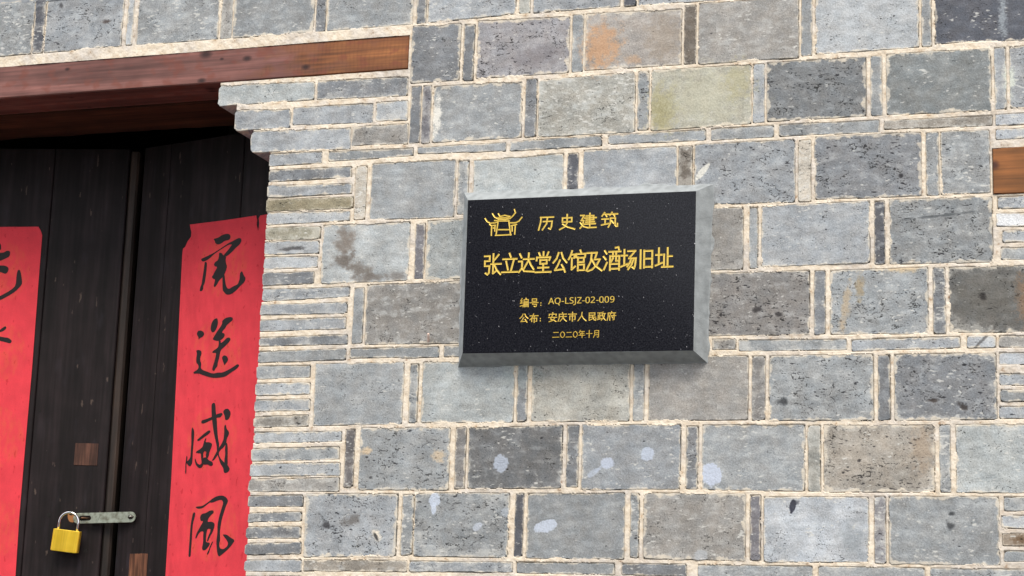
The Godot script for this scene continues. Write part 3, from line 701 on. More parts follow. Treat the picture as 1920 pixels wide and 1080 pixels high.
	for s in STAINS:
		var ca := cos(deg_to_rad(s[4])); var sa := sin(deg_to_rad(s[4]))
		var ext := maxf(s[2], s[3]) * 1.5
		for py in range(maxi(0, int((AY + AH - s[1] - ext) / ky)), mini(TH, int((AY + AH - s[1] + ext) / ky))):
			for px in range(maxi(0, int((s[0] - ext - AX) / kx)), mini(TW, int((s[0] + ext - AX) / kx))):
				var dx: float = AX + (px + 0.5) * kx - s[0]; var dy: float = -(AY + AH - (py + 0.5) * ky - s[1])
				var u: float = (dx * ca + dy * sa) / s[2]; var w: float = (-dx * sa + dy * ca) / s[3]
				var i := py * TW + px
				var rr := sqrt(u * u + w * w)
				var nn := (n2[i] / 255.0 - 0.5); var n3v := (n3[i] / 255.0 - 0.5)
				var k := 0.0
				if s[9] == 1:
					k = clampf((1.0 + nn * 0.35 + n3v * 0.2 - rr) * 9.0, 0.0, 1.0) * clampf(0.95 + n3v * 0.4, 0.0, 1.0)
				else:
					k = clampf((1.12 + nn * 1.0 + n3v * 0.6 - rr) * 1.5, 0.0, 1.0)
				k *= s[8]
				if k > 0.0:
					for ch in 3:
						var o := col[i * 3 + ch]
						col[i * 3 + ch] = int(clampf(o + (s[5 + ch] + n3v * (8.0 if s[9] == 1 else 24.0) - o) * k, 0.0, 255.0))
					if s[5] < 75:
						hei[i] = int(clampf(hei[i] - 90.0 * k, 0.0, 255.0))
	var m := mat(Color(0.962, 0.965, 0.966), 0.88, 0.0, 0.35)
	m.albedo_texture = ImageTexture.create_from_image(Image.create_from_data(TW, TH, false, Image.FORMAT_RGB8, col))
	m.heightmap_enabled = true
	m.heightmap_texture = ImageTexture.create_from_image(Image.create_from_data(TW, TH, false, Image.FORMAT_L8, hei))
	m.heightmap_scale = 0.3
	m.texture_repeat = false
	M.brick = m

# left end of the wall beside the doorway, by height: the jamb and its three corbels
func jamb_x(y: float) -> float:
	if y > 3.0365: return -3.0
	if y > 2.969: return -1.055
	if y > 2.902: return -1.0
	if y > 2.835: return -0.946
	return -0.889

# the mortar: one continuous uneven skin between the bricks that laps over their edges here and there
func mortar_mesh(proud: PackedFloat32Array) -> ArrayMesh:
	var nx := int(AW / CELL); var ny := int(AH / CELL)
	var dist := PackedFloat32Array(); dist.resize(nx * ny); dist.fill(-1.0)
	var top := PackedFloat32Array(); top.resize(nx * ny)
	var lap := PackedFloat32Array(); lap.resize(nx * ny)
	for bi in BRICKS.size():
		var b: Array = BRICKS[bi]
		var lap_of := 1.0 if minf(b[1] - b[0], b[2] - b[4]) > 0.06 else 0.45
		var x0: float = b[0]; var x1: float = b[1]
		var i0 := maxi(0, int((x0 - AX) / CELL)); var i1 := mini(nx - 1, int((x1 - AX) / CELL) + 1)
		var j0 := maxi(0, int((minf(b[4], b[5]) - AY) / CELL)); var j1 := mini(ny - 1, int((maxf(b[2], b[3]) - AY) / CELL) + 1)
		for j in range(j0, j1 + 1):
			var y := AY + j * CELL
			for i in range(i0, i1 + 1):
				var x := AX + i * CELL
				var t := (x - x0) / (x1 - x0)
				var d: float = minf(minf(x - x0, x1 - x), minf(b[2] + (b[3] - b[2]) * t - y, y - b[4] - (b[5] - b[4]) * t))
				if d > 0.0:
					dist[j * nx + i] = d
					top[j * nx + i] = proud[bi]
					lap[j * nx + i] = lap_of
	var sp := FastNoiseLite.TYPE_SIMPLEX_SMOOTH
	var na := field(noise(sp, 0.016, 101, 4), nx, ny)
	var nb := field(noise(sp, 0.09, 102, 4), nx, ny)
	var nc := field(noise(sp, 0.33, 103, 2), nx, ny)
	var nd := field(noise(sp, 0.011, 104, 4), nx, ny)
	var ne := field(noise(sp, 0.1, 105, 3), nx, ny)
	var cols := PackedColorArray()
	var id := PackedInt32Array(); id.resize(nx * ny); id.fill(-1)
	var zs := PackedFloat32Array(); zs.resize(nx * ny)
	var verts := PackedVector3Array(); var norms := PackedVector3Array(); var idx := PackedInt32Array()
	for j in ny:
		var y := AY + j * CELL
		var jx := jamb_x(y)
		for i in nx:
			var k := j * nx + i
			var x := AX + i * CELL
			var d := dist[k]
			if d > 0.015 or x < jx or y > 3.322 or y < 1.655:
				continue
			if y > 3.0355 and y < 3.131 and x < -0.499:      # the door lintel
				continue
			if y > 2.617 and y < 2.729 and x > 1.014:       # the window lintel
				continue
			var a := na[k] / 255.0; var b := nb[k] / 255.0; var c := nc[k] / 255.0
			var z := -0.0009 + (a - 0.5) * 0.0045 + (b - 0.5) * 0.002 + (c - 0.5) * 0.0010
			if d > 0.0:
				var s := -0.0013 + ((a - 0.5) * 0.015 + (b - 0.5) * 0.006) * lap[k] + (c - 0.5) * 0.003 - d
				z = top[k] + minf(s * 0.3, 0.0008) + 0.0003 + (c - 0.5) * 0.0005 if s > 0.0 else -0.006
			zs[k] = z
			id[k] = verts.size()
			verts.append(Vector3(x, y, z))
			var sh := 0.98 + (nd[k] / 255.0 - 0.5) * 0.5 + (c - 0.5) * 0.12
			var rust := clampf((ne[k] / 255.0 - 0.84) * 9.0, 0.0, 0.75)
			var grey := clampf((nd[k] / 255.0 - 0.65) * -2.5, 0.0, 1.0)
			cols.append(Color(sh, sh * (1.0 + 0.03 * grey), sh * (1.0 + 0.11 * grey)).lerp(Color(0.36, 0.2, 0.11), rust))
	for j in ny:
		for i in nx:
			var k := j * nx + i
			if id[k] < 0:
				continue
			var zl := zs[k - 1] if i > 0 and id[k - 1] >= 0 else zs[k]
			var zr := zs[k + 1] if i < nx - 1 and id[k + 1] >= 0 else zs[k]
			var zd := zs[k - nx] if j > 0 and id[k - nx] >= 0 else zs[k]
			var zu := zs[k + nx] if j < ny - 1 and id[k + nx] >= 0 else zs[k]
			norms.append(Vector3((zl - zr) / (2.0 * CELL), (zd - zu) / (2.0 * CELL), 1.0).normalized())
			if i < nx - 1 and j < ny - 1 and id[k + 1] >= 0 and id[k + nx] >= 0 and id[k + nx + 1] >= 0:
				if zs[k] > -0.0059 or zs[k + 1] > -0.0059 or zs[k + nx] > -0.0059 or zs[k + nx + 1] > -0.0059:
					idx.append_array(PackedInt32Array([id[k + nx], id[k + nx + 1], id[k + 1], id[k + nx], id[k + 1], id[k]]))
	var arrays := []
	arrays.resize(Mesh.ARRAY_MAX)
	arrays[Mesh.ARRAY_VERTEX] = verts
	arrays[Mesh.ARRAY_NORMAL] = norms
	arrays[Mesh.ARRAY_COLOR] = cols
	arrays[Mesh.ARRAY_INDEX] = idx
	var mesh := ArrayMesh.new()
	mesh.add_surface_from_arrays(Mesh.PRIMITIVE_TRIANGLES, arrays)
	return mesh

# plain courses of the same wall beyond the picture
func courses(st: SurfaceTool, xa: float, xb: float, ya: float, yb: float) -> void:
	var y := ya
	var k := 0
	while y + 0.157 < yb:
		var x := xa - (0.14 if k % 2 else 0.0)
		var narrow := false
		while x < xb - 0.02:
			var w := 0.027 if narrow else 0.248
			var x0 := maxf(x, xa); var x1 := minf(x + w, xb)
			if x1 - x0 > 0.02:
				chamfered(Vector3(x0, y, -0.05), Vector3(x1, y + 0.157, rng.randf_range(-0.0015, 0.0015)), 0.0025, st)
			x += w + 0.009
			narrow = not narrow
		y += 0.167
		k += 1

func build_wall() -> void:
	var wall := thing("brick_wall", Vector3.ZERO, "weathered grey brick wall with cream mortar joints and a corbelled door jamb", "wall")
	var wob := noise(FastNoiseLite.TYPE_SIMPLEX_SMOOTH, 0.09, 5, 2)
	var proud := PackedFloat32Array()
	var special := {"or": "grey brick with an orange burnt patch at its left end", "ol": "olive stained grey brick", "K2": "blackish brick with a pale vertical streak at the top right", "W": "whitewashed thin brick below the window lintel", "br": "thin brown brick near the lower right corner", "ob": "thin olive brown brick in the door jamb", "st": "grey brick with dark brown stains beside the door jamb"}
	for b in BRICKS:
		var pz := rng.randf_range(-0.0014, 0.0018)
		proud.append(pz)
		var st := begin()
		brick_mesh(b, pz, Vector2(rng.randf_range(-0.009, 0.009), rng.randf_range(-0.012, 0.012)), 0.12 if b[8] == 1 else 0.05, st, wob)
		var o := part("brick", finish(st), M.brick, wall)
		if special.has(b[6]):
			o.set_meta("label", special[b[6]])
	part("mortar", mortar_mesh(proud), M.joint, wall)
	# body of the wall behind the bricks, with the reveal of the doorway
	var core := begin()
	for c in [[-0.887, 1.9, -0.4, 4.3], [-3.4, -0.887, 3.137, 4.3], [-3.4, -2.26, -0.4, 3.137], [-1.052, -0.887, 2.974, 3.03], [-0.997, -0.887, 2.908, 2.974], [-0.943, -0.887, 2.842, 2.908]]:
		chamfered(Vector3(c[0], c[2], -0.29), Vector3(c[1], c[3], -0.011), 0.001, core)
	part("wall_core", finish(core), M.mortar, wall)
	var more := begin()
	courses(more, 1.27, 1.9, 1.66, 3.15)
	courses(more, -3.4, 1.9, 3.318, 4.28)
	courses(more, -3.4, -1.935, 3.150, 3.31)
	courses(more, 0.64, 1.9, 3.150, 3.31)
	courses(more, -0.88, 1.9, -0.02, 1.653)
	courses(more, -3.4, -2.27, -0.02, 3.145)
	var rest := part("outer_brickwork", finish(more), M.plain_brick, wall)
	rest.set_meta("kind", "stuff")
	# timber lintels
	part("door_lintel", chamfered(Vector3(-2.8, 3.037, -0.155), Vector3(-0.4985, 3.1335, -0.003), 0.003), M.lintel, wall)
	var st := begin()
	var nseg := 60
	for i in nseg:
		var xa := lerpf(-2.8, -0.7, float(i) / nseg); var xb := lerpf(-2.8, -0.7, float(i + 1) / nseg)
		var za := -0.395 + 0.012 * wob.get_noise_2d(xa * 90.0, 3.0); var zb := -0.395 + 0.012 * wob.get_noise_2d(xb * 90.0, 3.0)
		quad(st, Vector3(xa, 3.034, -0.158), Vector3(xb, 3.034, -0.158), Vector3(xb, 3.036, zb), Vector3(xa, 3.036, za))
		quad(st, Vector3(xb, 3.15, zb), Vector3(xa, 3.15, za), Vector3(xa, 3.036, za), Vector3(xb, 3.036, zb))
		quad(st, Vector3(xa, 3.15, -0.158), Vector3(xb, 3.15, -0.158), Vector3(xb, 3.034, -0.158), Vector3(xa, 3.034, -0.158))
		quad(st, Vector3(xa, 3.15, za), Vector3(xb, 3.15, zb), Vector3(xb, 3.15, -0.158), Vector3(xa, 3.15, -0.158))
	part("inner_lintel", finish(st), M.inner_wood, wall)
	part("window_lintel", chamfered(Vector3(1.014, 2.617, -0.12), Vector3(1.9, 2.729, 0.004), 0.002), M.block, wall).set_meta("label", "orange brown end of a timber window lintel")

# ---------------------------------------------------------------- door
func leaf_node(called: String, right: bool, lift: float, label: String, category: String, group := "") -> Node3D:
	var o := thing(called, Vector3(-1.57, lift, -0.495) if right else Vector3(-1.58, lift, -0.49), label, category, group)
	o.rotation.y = deg_to_rad(-14.0 if right else 12.5)
	return o

func build_doors() -> void:
	var lift := 0.12
	var L := leaf_node("wooden_door", false, lift, "dark stained plank door leaf that the yellow padlock hangs on", "door", "leaves of the double door")
	var top := 3.009 - lift
	part("plank", chamfered(Vector3(-0.70, 0, -0.045), Vector3(-0.2675, top, 0.0), 0.0025), M.door, L)
	part("plank", chamfered(Vector3(-0.2655, 0, -0.045), Vector3(-0.029, top, 0.0), 0.0025), M.door, L)
	part("edge_strip", chamfered(Vector3(-0.0275, 0, -0.05), Vector3(0.0015, top - 0.004, -0.003), 0.006), M.door_edge, L)
	var patch := begin()
	chamfered(Vector3(-0.1305, 2.026 - lift, 0.0002), Vector3(-0.0585, 2.0925 - lift, 0.0018), 0.0008, patch)
	part("tenon_end", finish(patch), M.tenon, L).set_meta("label", "brown square tenon end above the padlock")
	for h in [[-0.1946, 1.8767, 0.006], [-0.0748, 1.7723, 0.0055], [-0.2487, 2.1885, 0.003]]:
		var c := CylinderMesh.new()
		c.top_radius = h[2]; c.bottom_radius = h[2]; c.height = 0.002; c.radial_segments = 14
		var n := part("nail_hole", c, M.hole, L, Vector3(h[0], h[1] - lift, 0.0002))
		n.rotation.x = PI / 2
	var bare := begin()
	sheet(smooth(flat_to_poly([-0.137, 1.762, -0.128, 1.755, -0.117, 1.758, -0.112, 1.745, -0.118, 1.735, -0.130, 1.737, -0.136, 1.748])), 0.0002, 0.0012, bare)
	part("bare_wood_spot", finish(bare), M.bare, L)
	var R := leaf_node("wooden_door", true, lift, "dark stained plank door leaf between the gap and the brick jamb", "door", "leaves of the double door")
	part("plank", chamfered(Vector3(0.008, 0, -0.045), Vector3(0.1175, top + 0.003, 0.0), 0.0025), M.door, R)
	part("plank", chamfered(Vector3(0.1195, 0, -0.045), Vector3(0.41, top + 0.003, 0.0), 0.0025), M.door, R)
	part("plank", chamfered(Vector3(0.412, 0, -0.045), Vector3(0.70, top + 0.003, 0.0), 0.0025), M.door, R)
	var p2 := begin()
	chamfered(Vector3(0.0675, 1.62 - lift, 0.0002), Vector3(0.138, 1.7665 - lift, 0.0018), 0.0008, p2)
	part("tenon_end", finish(p2), M.tenon_light, R).set_meta("label", "brown grained tenon end at the bottom edge of the picture")

func build_couplet(right: bool, outline: Array, ink: Array, m: Material, label: String) -> void:
	var o := leaf_node("paper_couplet", right, 1.4, label, "couplet", "red paper couplets on the double door")
	var p := flat_to_poly(outline)
	for i in p.size():
		p[i].y -= 1.4
	var st := begin()
	sheet(p, 0.0006, 0.0018, st)
	part("paper", finish(st), m, o)
	for glyph in ink:
		var s := begin()
		var z := 0.0023
		for stroke in glyph:
			var q := flat_to_poly(stroke)
			for i in q.size():
				q[i].y -= 1.4
			sheet(smooth(q), 0.0019, z, s)
			z += 0.00012
		part("brush_character", finish(s), M.ink, o)

# rounds the corners of a closed outline a little
func smooth(p: PackedVector2Array) -> PackedVector2Array:
	var q := PackedVector2Array()
	for i in p.size():
		var a := p[i]; var b := p[(i + 1) % p.size()]
		q.append(a.lerp(b, 0.22)); q.append(a.lerp(b, 0.78))
	return q

func build_hasp() -> void:
	var a := Vector3(-1.6905, 1.8666, -0.4532); var b := Vector3(-1.4864, 1.8735, -0.4618)
	var o := thing("door_hasp", a, "dull grey steel hasp strap bridging the gap between the door leaves", "hasp")
	var d := (b - a)
	var len := d.length()
	o.transform.basis = Basis.looking_at(-(d.cross(Vector3.UP)).normalized() * -1.0, Vector3.UP)
	var ex := d.normalized(); var ez := ex.cross(Vector3.UP).normalized(); var ey := ez.cross(ex)
	o.transform.basis = Basis(ex, ey, ez)
	var comb := CSGCombiner3D.new()
	comb.name = "strap"
	o.add_child(comb)
	var outline := PackedVector2Array()
	for i in 13:
		var t := PI / 2 + PI * i / 12.0
		outline.append(Vector2(0.0155 + cos(t) * 0.0155, sin(t) * 0.0155))
	for i in 13:
		var t := -PI / 2 + PI * i / 12.0
		outline.append(Vector2(len - 0.0155 + cos(t) * 0.0155, sin(t) * 0.0155))
	var plate := CSGPolygon3D.new()
	plate.polygon = outline
	plate.depth = 0.003
	plate.material = M.steel
	comb.add_child(plate)
	for slot in [[0.026, 0.052, 0.0075], [len - 0.019, len - 0.014, 0.0065]]:
		var hole := CSGPolygon3D.new()
		hole.operation = CSGShape3D.OPERATION_SUBTRACTION
		var q := PackedVector2Array()
		for i in 9:
			var t := PI / 2 + PI * i / 8.0
			q.append(Vector2(slot[0] + cos(t) * slot[2], sin(t) * slot[2]))
		for i in 9:
			var t := -PI / 2 + PI * i / 8.0
			q.append(Vector2(slot[1] + cos(t) * slot[2], sin(t) * slot[2]))
		hole.polygon = q
		hole.depth = 0.012
		hole.position.z = 0.005
		hole.material = M.steel
		comb.add_child(hole)
	var groove := CSGBox3D.new()                       # the worn crease across the strap
	groove.operation = CSGShape3D.OPERATION_SUBTRACTION
	groove.size = Vector3(0.0016, 0.06, 0.0016)
	groove.position = Vector3(0.086, 0, -0.0002)
	groove.rotation.z = deg_to_rad(-24)
	groove.material = M.steel
	comb.add_child(groove)
	var s1 := PackedVector3Array(); var s2 := PackedVector3Array()
	for i in 13:
		var t := PI * i / 12.0
		s1.append(Vector3(0.036 + cos(t) * 0.009, 0.0, -0.024 + sin(t) * 0.036))
		s2.append(Vector3(len - 0.0135 + cos(t) * 0.009, 0.0012, -0.020 + sin(t) * 0.028))
	part("staple", tube(s1, 0.0024, 10), M.rust_steel, o)
	part("staple", tube(s2, 0.0024, 10), M.steel_bright, o)

func build_padlock() -> void:
	var at := Vector3(-1.58, 0, -0.49) + Vector3(cos(deg_to_rad(12.5)), 0, -sin(deg_to_rad(12.5))) * -0.1260
	var nrm := Vector3(sin(deg_to_rad(12.5)), 0, cos(deg_to_rad(12.5)))
	var o := thing("padlock", at + nrm * 0.036 + Vector3(0, 1.7665, 0), "yellow padlock with a chrome shackle on the hasp", "padlock")
	o.rotation = Vector3(deg_to_rad(3), deg_to_rad(12.5), deg_to_rad(-5.5))
	# body: a flat block whose upright edges are rounded
	var w := 0.0415; var h := 0.064; var d := 0.0115
	var st := begin()
	var ring := []
	var r := 0.006
	for c in [[w - r, d - r, 0.0], [-w + r, d - r, PI / 2], [-w + r, -d + r, PI], [w - r, -d + r, PI * 1.5]]:
		for i in 6:
			var t: float = c[2] + PI / 2 * i / 5.0
			ring.append(Vector2(c[0] + cos(t) * r, c[1] + sin(t) * r))
	var levels := [[0.0, 0.93], [0.0016, 1.0], [h - 0.0012, 1.0], [h, 0.96]]
	var n := ring.size()
	for l in 3:
		for i in n:
			var a: Vector2 = ring[i]; var b: Vector2 = ring[(i + 1) % n]
			var k0: float = levels[l][1]; var k1: float = levels[l + 1][1]; var y0: float = levels[l][0]; var y1: float = levels[l + 1][0]
			quad(st, Vector3(b.x * k1, y1, b.y * k1), Vector3(a.x * k1, y1, a.y * k1), Vector3(a.x * k0, y0, a.y * k0), Vector3(b.x * k0, y0, b.y * k0))
	for i in n:
		var a: Vector2 = ring[i]; var b: Vector2 = ring[(i + 1) % n]
		tri(st, Vector3(0, h, 0), Vector3(a.x * 0.96, h, a.y * 0.96), Vector3(b.x * 0.96, h, b.y * 0.96))
		tri(st, Vector3(0, 0, 0), Vector3(b.x * 0.93, 0, b.y * 0.93), Vector3(a.x * 0.93, 0, a.y * 0.93))
	part("body", finish(st), M.brass, o)
	var path := PackedVector3Array([Vector3(-0.029, h - 0.012, 0), Vector3(-0.029, h + 0.022, 0)])
	for i in range(1, 16):
		var t := PI - PI * i / 16.0
		path.append(Vector3(cos(t) * 0.029, h + 0.022 + sin(t) * 0.030, 0))
	path.append_array(PackedVector3Array([Vector3(0.029, h + 0.022, 0), Vector3(0.029, h - 0.012, 0)]))
	part("shackle", tube(path, 0.0043, 14), M.chrome, o)
	var key := CylinderMesh.new()
	key.top_radius = 0.006; key.bottom_radius = 0.006; key.height = 0.002; key.radial_segments = 16
	part("key_plug", key, M.steel, o, Vector3(0.012, -0.0006, 0))

# ---------------------------------------------------------------- plaque
# a cut stroke: two faces that slope in to a middle line
func groove(p: PackedVector2Array, w: float, st: SurfaceTool, z: float) -> void:
	for i in p.size() - 1:
		var a := p[i]; var b := p[i + 1]
		var d := (b - a).normalized()
		if d.length() < 0.5:
			continue
		a -= d * w * (0.5 if i == 0 else 0.42); b += d * w * (0.5 if i == p.size() - 2 else 0.42)
		var n := Vector2(-d.y, d.x) * w * 0.5
		var hi := z + 0.0007
		var a0 := Vector3(a.x, a.y, z); var b0 := Vector3(b.x, b.y, z)
		var al := Vector3(a.x + n.x, a.y + n.y, hi); var bl := Vector3(b.x + n.x, b.y + n.y, hi)
		var ar := Vector3(a.x - n.x, a.y - n.y, hi); var br := Vector3(b.x - n.x, b.y - n.y, hi)
		quad(st, al, bl, b0, a0)
		quad(st, a0, b0, br, ar)

func build_plaque() -> void:
	var pl := flat_to_poly(PLAQUE); var ce := flat_to_poly(CEMENT)
	var mid := (pl[0] + pl[1] + pl[2] + pl[3]) * 0.25
	var o := thing("stone_plaque", Vector3(mid.x, mid.y, 0), "black granite plaque with gold engraved lettering set in grey cement", "plaque")
	for i in 4:
		pl[i] -= mid; ce[i] -= mid
	var st := begin()
	# slab with a fine arris
	var f := []; var g := []; var bk := []
	for i in 4:
		var inw := Vector2(-signf(pl[i].x), -signf(pl[i].y)) * 0.0012
		f.append(Vector3(pl[i].x + inw.x, pl[i].y + inw.y, PLAQUE_Z)); g.append(Vector3(pl[i].x, pl[i].y, PLAQUE_Z - 0.0012)); bk.append(Vector3(pl[i].x, pl[i].y, 0.004))
	quad(st, f[0], f[1], f[2], f[3])
	for i in 4:
		var j := (i + 1) % 4
		quad(st, g[i], g[j], f[j], f[i])
		quad(st, bk[i], bk[j], g[j], g[i])
	part("granite_slab", finish(st), M.granite, o)
	# cement bed: sloping sides and a ragged feather edge on the bricks
	var cs := SurfaceTool.new()
	cs.begin(Mesh.PRIMITIVE_TRIANGLES)
	cs.set_smooth_group(-1)
	var wn := noise(FastNoiseLite.TYPE_SIMPLEX_SMOOTH, 0.009, 66, 3)
	var rings := []
	var steps := 90
	for side in 4:
		var p0 := pl[side]; var p1 := pl[(side + 1) % 4]; var q0 := ce[side]; var q1 := ce[(side + 1) % 4]
		for i in steps:
			var t := float(i) / steps
			var pin := p0.lerp(p1, t); var pout := q0.lerp(q1, t)
			var dir := (pout - pin).normalized()
			var x := pin.x * 1000.0; var y := pin.y * 1000.0
			var n1 := wn.get_noise_2d(x, y); var n2 := wn.get_noise_2d(x * 4.0 + 300.0, y * 4.0)
			var lip := PLAQUE_Z - 0.0018 + n2 * 0.0002
			var base := pout + dir * (n1 * 0.0025 + n2 * 0.0007)
			var feather := base + dir * (0.003 + maxf(0.0, n1) * (0.006 if side == 2 else 0.018) + n2 * 0.001)
			rings.append([Vector3(pin.x, pin.y, lip), Vector3(pin.x + dir.x * 0.001, pin.y + dir.y * 0.001, lip - 0.0004), Vector3(lerpf(pin.x, base.x, 0.36), lerpf(pin.y, base.y, 0.36), lip * 0.69 + n2 * 0.0006), Vector3(lerpf(pin.x, base.x, 0.7), lerpf(pin.y, base.y, 0.7), lip * 0.36 + 0.002 + n1 * 0.001), Vector3(base.x, base.y, 0.0048 + n2 * 0.0012), Vector3(lerpf(base.x, feather.x, 0.5), lerpf(base.y, feather.y, 0.5), 0.0034 + n2 * 0.0008), Vector3(feather.x, feather.y, -0.0035)])
	for i in rings.size():
		var A: Array = rings[i]; var Bn: Array = rings[(i + 1) % rings.size()]
		for k in 6:
			quad(cs, A[k + 1], Bn[k + 1], Bn[k], A[k])
	part("cement_bed", finish(cs), M.cement, o)
	# lettering
	var e := begin()
	for s in EMBLEM:
		var q := flat_to_poly(s)
		for i in q.size():
			q[i] -= mid
		groove(q, 0.0035, e, PLAQUE_Z + 0.0004)
	part("emblem", finish(e), M.gold, o).set_meta("label", "gold gateway emblem with upturned roofs")
	var about := ["gold heading of four characters beside the emblem", "large gold name in eleven characters", "gold reference number", "gold name of the issuing office", "small gold date in the bottom line"]
	for li in LINES.size():
		var line := Node3D.new()
		line.name = "inscription"
		o.add_child(line, true)
		line.set_meta("label", about[li])
		for c in LINES[li]:
			var s := begin()
			for stroke in GLYPHS[c[0]]:
				var q := PackedVector2Array()
				for i in range(0, stroke.size(), 2):
					q.append(Vector2(lerpf(c[1], c[3], stroke[i] / 100.0), lerpf(c[2], c[4], stroke[i + 1] / 100.0)) - mid)
				groove(q, c[5] * 0.9, s, PLAQUE_Z + 0.0004)
			part("character", finish(s), M.gold, line)
		if li == 2:
			var tm := TextMesh.new()
			var font := SystemFont.new()
			font.font_names = PackedStringArray(["Droid Sans"])
			font.font_weight = 400
			tm.font = font
			tm.text = "AQ-LSJZ-02-009"
			tm.font_size = 64
			tm.pixel_size = 0.001
			tm.depth = 0.02
			var bb := tm.get_aabb()
			var t := part("character_row", tm, M.gold, line)
			var sx: float = (CODE_AT[2] - CODE_AT[0]) / bb.size.x
			var sy: float = (CODE_AT[4] - CODE_AT[1]) / 0.0457
			t.scale = Vector3(sx, sy, 0.05)
			t.position = Vector3(CODE_AT[0] - bb.position.x * sx - mid.x, CODE_AT[1] - mid.y - 0.0005, PLAQUE_Z + 0.0006)
			var cent := bb.get_center().y
			t.position.y = (CODE_AT[1] + CODE_AT[4]) * 0.5 - mid.y - cent * sy

func build_plug() -> void:
	var o := thing("wall_plug", Vector3(-0.407, 2.295, 0.0), "small pale pink plastic plug sticking out of the brick left of the plaque", "plug")
	var path := PackedVector3Array()
	var dir := Vector3(0.25, 0.62, 0.75).normalized()
	for i in 9:
		path.append(dir * (-0.010 + 0.0042 * i))
	part("sleeve", tube(path, 0.0032, 12), M.plug, o)
	var cap := SphereMesh.new()
	cap.radius = 0.0034; cap.height = 0.0062; cap.radial_segments = 12; cap.rings = 6
	part("tip", cap, M.plug, o, dir * 0.0242)

# the gabled house across the lane that the polished granite mirrors
func build_house() -> void:
	var o := thing("opposite_house", Vector3(-3.6, 0, 8.2), "grey gabled house across the lane, mirrored in the plaque", "house")
	var st := begin()
	sheet(PackedVector2Array([Vector2(-2.7, 0), Vector2(-2.7, 3.3), Vector2(0, 5.1), Vector2(2.7, 3.3), Vector2(2.7, 0)]), 0.0, 6.0, st)
	part("gable_wall", finish(st), M.plain_brick, o)
	for s in [-1.0, 1.0]:
		var r := begin()
		quad(r, Vector3(0, 5.28, -0.25), Vector3(0, 5.28, 6.2), Vector3(3.1 * s, 3.22, 6.2), Vector3(3.1 * s, 3.22, -0.25))
		quad(r, Vector3(0, 5.16, -0.25), Vector3(0, 5.16, 6.2), Vector3(3.1 * s, 3.10, 6.2), Vector3(3.1 * s, 3.10, -0.25))
		quad(r, Vector3(0, 5.28, -0.25), Vector3(3.1 * s, 3.22, -0.25), Vector3(3.1 * s, 3.10, -0.25), Vector3(0, 5.16, -0.25))
		quad(r, Vector3(3.1 * s, 3.22, -0.25), Vector3(3.1 * s, 3.22, 6.2), Vector3(3.1 * s, 3.10, 6.2), Vector3(3.1 * s, 3.10, -0.25))
		part("roof_slope", finish(r), M.roof, o)

# ---------------------------------------------------------------- materials
func wood_image(w: int, h: int, seed_value: int, c0: Color, c1: Color, along_y: bool, dark: float) -> Image:
	var n := noise(FastNoiseLite.TYPE_SIMPLEX_SMOOTH, 0.02, seed_value, 4)
	var n2 := noise(FastNoiseLite.TYPE_SIMPLEX_SMOOTH, 0.012, seed_value + 5, 3)
	var a := field(n, w, h, 1.0 if along_y else 14.0, 14.0 if along_y else 1.0)
	var n3 := noise(FastNoiseLite.TYPE_SIMPLEX_SMOOTH, 0.11, seed_value + 9, 3)
	var c := field(n3, w, h, 1.0 if along_y else 20.0, 20.0 if along_y else 1.0)
	var b := field(n2, w, h)
	var d := PackedByteArray(); d.resize(w * h * 3)
	for i in w * h:
		var t := clampf(b[i] / 255.0 * 0.6 + a[i] / 255.0 * 0.4, 0.0, 1.0)
		var v := 1.0 + (a[i] / 255.0 - 0.5) * dark + (c[i] / 255.0 - 0.5) * dark
		d[i * 3] = int(clampf(lerpf(c0.r, c1.r, t) * v, 0, 1) * 255.0); d[i * 3 + 1] = int(clampf(lerpf(c0.g, c1.g, t) * v, 0, 1) * 255.0); d[i * 3 + 2] = int(clampf(lerpf(c0.b, c1.b, t) * v, 0, 1) * 255.0)
	return Image.create_from_data(w, h, false, Image.FORMAT_RGB8, d)

func paper_image(discs: Array, x0: float, y1: float, w: float, h: float, seed_value: int) -> Image:
	var iw := 320; var ih := int(320.0 * h / w)
	var a := field(noise(FastNoiseLite.TYPE_SIMPLEX_SMOOTH, 0.02, seed_value, 4), iw, ih)
	var b := field(noise(FastNoiseLite.TYPE_SIMPLEX_SMOOTH, 0.07, seed_value + 3, 3), iw, ih, 1.0, 2.0)
	var c := field(noise(FastNoiseLite.TYPE_SIMPLEX_SMOOTH, 0.3, seed_value + 7, 2), iw, ih)
	var d := PackedByteArray(); d.resize(iw * ih * 3)
	for y in ih:
		var wy := y1 - h * (y + 0.5) / ih
		for x in iw:
			var wx := x0 + w * (x + 0.5) / iw
			var i := y * iw + x
			var v := 1.0 + (a[i] / 255.0 - 0.5) * 0.09 + (c[i] / 255.0 - 0.5) * 0.05
			var col := Vector3(212, 62, 74) * v
			var gold := 0.0
			for q in discs:
				var r := Vector2(wx - q[0], wy - q[1]).length() / 0.098
				if r < 1.0:
					gold = maxf(gold, clampf((1.0 - r) * 14.0, 0.0, 1.0) * clampf((b[i] / 255.0 - 0.30) * 1.6, 0.0, 1.0))
			col = col.lerp(Vector3(206, 96, 66), gold * 0.5)
			if b[i] > 214:
				col = col.lerp(Vector3(170, 30, 42), 0.45)
			d[i * 3] = int(clampf(col.x, 0, 255)); d[i * 3 + 1] = int(clampf(col.y, 0, 255)); d[i * 3 + 2] = int(clampf(col.z, 0, 255))
	return Image.create_from_data(iw, ih, false, Image.FORMAT_RGB8, d)

